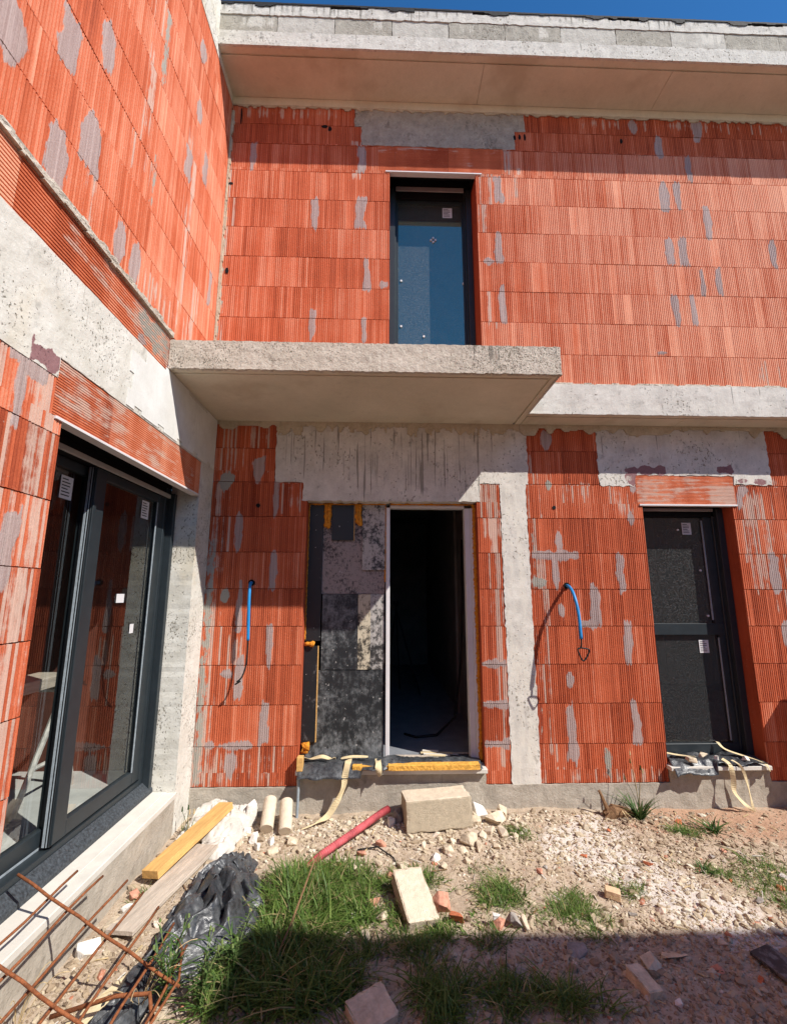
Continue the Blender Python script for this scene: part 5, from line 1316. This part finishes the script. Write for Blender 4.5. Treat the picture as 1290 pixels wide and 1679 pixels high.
for i, (x, y, rx, ry, n, ln) in enumerate(patches):
    r = np.random.default_rng(50 + i)
    n = int(n * 1.35)
    # several tufts inside the patch
    nt_ = max(3, int(n / 45)); tx = r.normal(0, .45, nt_) * rx + x; ty = r.normal(0, .45, nt_) * ry + y
    k = r.integers(0, nt_, n)
    px_ = tx[k] + r.normal(0, .022 + .06 * rx, n); py_ = ty[k] + r.normal(0, .022 + .05 * ry, n)
    l_ = ln * np.clip(r.normal(.8, .3, n), .25, 1.7)
    pb.append(blades(px_, py_, l_, np.clip(l_ * .055, .0024, .0085) * r.uniform(.6, 1.5, n), r.uniform(.2, 1.3, n), 300 + i))
for i, (x, y, rx, ry, n, ln) in enumerate(patches):      # broad-leaved weeds among the blades
    r = np.random.default_rng(1050 + i); n2 = max(6, int(n * .22))
    k = max(2, n2 // 9); tx = r.normal(0, .5, k) * rx + x; ty = r.normal(0, .5, k) * ry + y; q = r.integers(0, k, n2)
    l2 = np.clip(ln * .5, .025, .065) * r.uniform(.6, 1.2, n2)
    v_, f_, k_ = blades(tx[q] + r.normal(0, .012, n2), ty[q] + r.normal(0, .012, n2), l2, l2 * r.uniform(.16, .30, n2), r.uniform(.5, 1.4, n2), 1300 + i)
    k_[:, 0] = np.clip(k_[:, 0] * .75 + .1, 0, .86); pb.append((v_, f_, k_))
V, F, K = merge(pb)
gr = np_mesh('grass', V, F, M['grass'], None, K); gr['kind'] = 'stuff'; gr['label'] = 'green grass and low weeds growing in patches on the soil'

def plant(name, x, y, n, ln, wd, lean, label, seed, stalks=0, sh=.3, mat='weed'):
    t = thing(name, label, 'plant', (x, y, h1(x, y)))
    r = np.random.default_rng(seed)
    V, F, K = blades(r.normal(0, .018, n), r.normal(0, .018, n), ln * r.uniform(.6, 1.15, n), wd * r.uniform(.7, 1.2, n), r.uniform(lean * .3, lean, n), seed, np.full(n, -.008))
    np_mesh('leaves', V, F, M[mat], t, K)
    for i in range(stalks):
        m = MB(); a = r.uniform(0, 6.28); d = r.uniform(.05, .35)
        H = sh * r.uniform(.6, 1.1)
        P = [(math.cos(a) * d * H * q * q, math.sin(a) * d * H * q * q, H * q) for q in np.linspace(0, 1, 8)]
        m.tube(P, [.0022 * (1 - .5 * q) for q in np.linspace(0, 1, 8)], 5)
        m.tube([P[-1], tuple(Vector(P[-1]) + Vector((0, 0, .03)))], [.006, .003], 6)
        m.build('stalk', M['straw'] if i % 2 else M['weed'], t)
    return t
plant('weed_tuft', 1.93, 3.60, 55, .22, .013, .75, 'tall spiky weed tuft with thin seed stalks against the plinth', 5, 5, .40)
plant('weed_tuft', 2.36, 3.45, 40, .11, .012, 1.1, 'low flat green weed below the dark two-part window', 6)
plant('weed_tuft', 1.98, 2.99, 26, .07, .014, 1.1, 'small dark rosette weed alone on the white gravel', 7)
plant('weed_tuft', -1.30, 3.45, 14, .14, .004, .5, 'thin dry tuft at the foot of the wing wall by the sack', 8, 4, .2, 'grass')
# tall stalky weeds at the near edge, beside the black plastic
for q, (x, y, H, lab) in enumerate(((-.86, 2.18, .34, 'tall leafy weed stalk rising beside the lower end of the black plastic'), (-.70, 2.12, .26, 'slender weed with a round bud in the shade near the bottom edge'), (-.62, 2.30, .22, 'short weed stalk at the shaded edge of the grass clump'))):
    t = thing('tall_weed', lab, 'plant', (x, y, h1(x, y)))
    r = np.random.default_rng(70 + q)
    parts = []
    for s_ in range(5):
        a = r.uniform(0, 6.28); d = r.uniform(.15, .5); hh = H * r.uniform(.6, 1.05)
        P = [(math.cos(a) * d * hh * k * k, math.sin(a) * d * hh * k * k, hh * k) for k in np.linspace(0, 1, 9)]
        m = MB(); m.tube(P, [.0030 * (1 - .6 * k) for k in np.linspace(0, 1, 9)], 5)
        m.tube([P[-1], tuple(Vector(P[-1]) + Vector((0, 0, .012)))], [.006, .004], 6)
        m.build('stalk', M['weed_stem'] if 'weed_stem' in M else M.setdefault('weed_stem', plain('weed_stem', (.16, .22, .07), .2, 30, .7, .3, 0)), t)
        nn = 16; kk = r.uniform(.15, .98, nn); pts = np.array([P[int(k * 8)] for k in kk])
        V, F, K = blades(pts[:, 0], pts[:, 1], np.full(nn, .06) * r.uniform(.5, 1.3, nn), np.full(nn, .009), r.uniform(.6, 1.1, nn), 90 + q * 10 + s_, pts[:, 2])
        parts.append((V, F, K))
    V, F, K = merge(parts); np_mesh('leaves', V, F, M['weed'], t, K)
# dry straw stems over the mesh
for q, (x, y, lab) in enumerate(((-1.36, 2.06, 'bleached dry grass stems arching over the rusty mesh near the sill'), (-.95, 2.16, 'dry straw stems bent over the end of the rusty mesh'))):
    t = thing('dry_grass', lab, 'plant', (x, y, h1(x, y)))
    r = np.random.default_rng(20 + q)
    for s_ in range(9):
        a = r.uniform(-2.2, 1.2); hh = r.uniform(.18, .34); d = r.uniform(.3, .9)
        m = MB(); m.tube([(math.cos(a) * d * hh * k, math.sin(a) * d * hh * k, hh * (k * 1.6 - k * k * .9)) for k in np.linspace(0, 1, 9)], .0014, 4); m.build('stem', M['straw'], t)
# dead root stump by the wall
t = thing('root_stump', 'dry brown root stump lying beside the spiky weed tuft', 'stump', (1.72, 3.64, h1(1.72, 3.64)))
m = MB(); m.tube([(-.02, .0, .0), (.04, .0, .04), (.12, -.01, .035), (.2, .0, .02)], [.045, .05, .035, .015], 9); m.build('root', M['bark'], t)
m = MB(); m.tube([(.0, .0, .02), (-.03, .0, .10), (-.06, .01, .18)], [.02, .014, .009], 7); m.build('root', M['bark'], t)
for i in range(7):
    rn = random.Random(i); a = rn.uniform(0, 6.28)
    m = MB(); m.tube([(.05, 0, .03), (.05 + .08 * math.cos(a), .06 * math.sin(a), .08 * rn.random()), (.05 + .17 * math.cos(a), .12 * math.sin(a), .03 * rn.random())], [.006, .004, .002], 5); m.build('rootlet', M['straw'] if i % 3 == 0 else M['bark'], t)

# ================================================================== what stands behind the camera (throws the shade, fills the reflections)
nb = thing('neighbour_house', 'plain rendered house wing across the yard whose shade falls on the foreground', 'house', (0, 0, 0))
m = MB(); m.box(3.85, 12, -9, -.80, -1.8, 3.80); m.build('wall', M['render_wall'], nb)
m = MB(); m.box(3.84, 12.01, -9.01, -.79, 3.801, 3.95); m.build('roof_slab', M['render_wall'], nb)
nh = thing('garden_wall', 'long rendered boundary wall behind the yard', 'wall', (0, 0, 0))
m = MB(); m.box(-14, 3.8, -8.2, -8.0, -1.8, .9); m.build('wall', M['render_wall'], nh)
m = MB(); m.box(-14.02, 3.82, -8.24, -7.96, .901, .96); m.build('coping', M['tile'], nh)

# ================================================================== light, sky, camera
d = Vector((-1.37, 1., -1.69)).normalized()
sun = bpy.data.lights.new('sun', 'SUN'); sun.energy = 4.9; sun.angle = math.radians(.5); sun.color = (1., .95, .88)
so = link(bpy.data.objects.new('sun', sun)); so.rotation_euler = d.to_track_quat('-Z', 'Y').to_euler(); so.location = (5, -5, 8)
w = bpy.data.worlds.new('World'); scene.world = w; w.use_nodes = True
nt = w.node_tree
bg = nt.nodes['Background']
sky = nt.nodes.new('ShaderNodeTexSky'); sky.sky_type = 'NISHITA'; sky.sun_disc = False
sky.sun_elevation = math.asin(-d.z); sky.sun_rotation = math.atan2(-d.x, -d.y)
sky.air_density = 1.; sky.dust_density = .1; sky.ozone_density = 4.5
hs = N(nt, 'ShaderNodeHueSaturation', Saturation=1.25, Value=1.0, Color=sky.outputs[0]); L(nt, hs.outputs[0], bg.inputs['Color']); bg.inputs['Strength'].default_value = .12

cam = bpy.data.cameras.new('camera'); co = link(bpy.data.objects.new('camera', cam))
R = Matrix(((0.9995242738, 0.0300604694, -0.0068988564), (-0.0308106389, 0.9832860209, -0.1794416499), (0.0013894489, 0.1795688430, 0.9837444282)))
co.matrix_world = Matrix((R.col[0], R.col[2], -R.col[1])).transposed().to_4x4()
cam.sensor_fit = 'VERTICAL'; cam.sensor_height = 24.; cam.lens = 735.631 * 24 / 1679
cam.clip_start = .02; cam.clip_end = 500
scene.camera = co

scene.render.engine = 'CYCLES'
scene.cycles.max_bounces = 8; scene.cycles.transparent_max_bounces = 12
scene.cycles.use_denoising = True
scene.view_settings.view_transform = 'Standard'; scene.view_settings.look = 'None'
scene.view_settings.exposure = .46; scene.view_settings.gamma = 1.
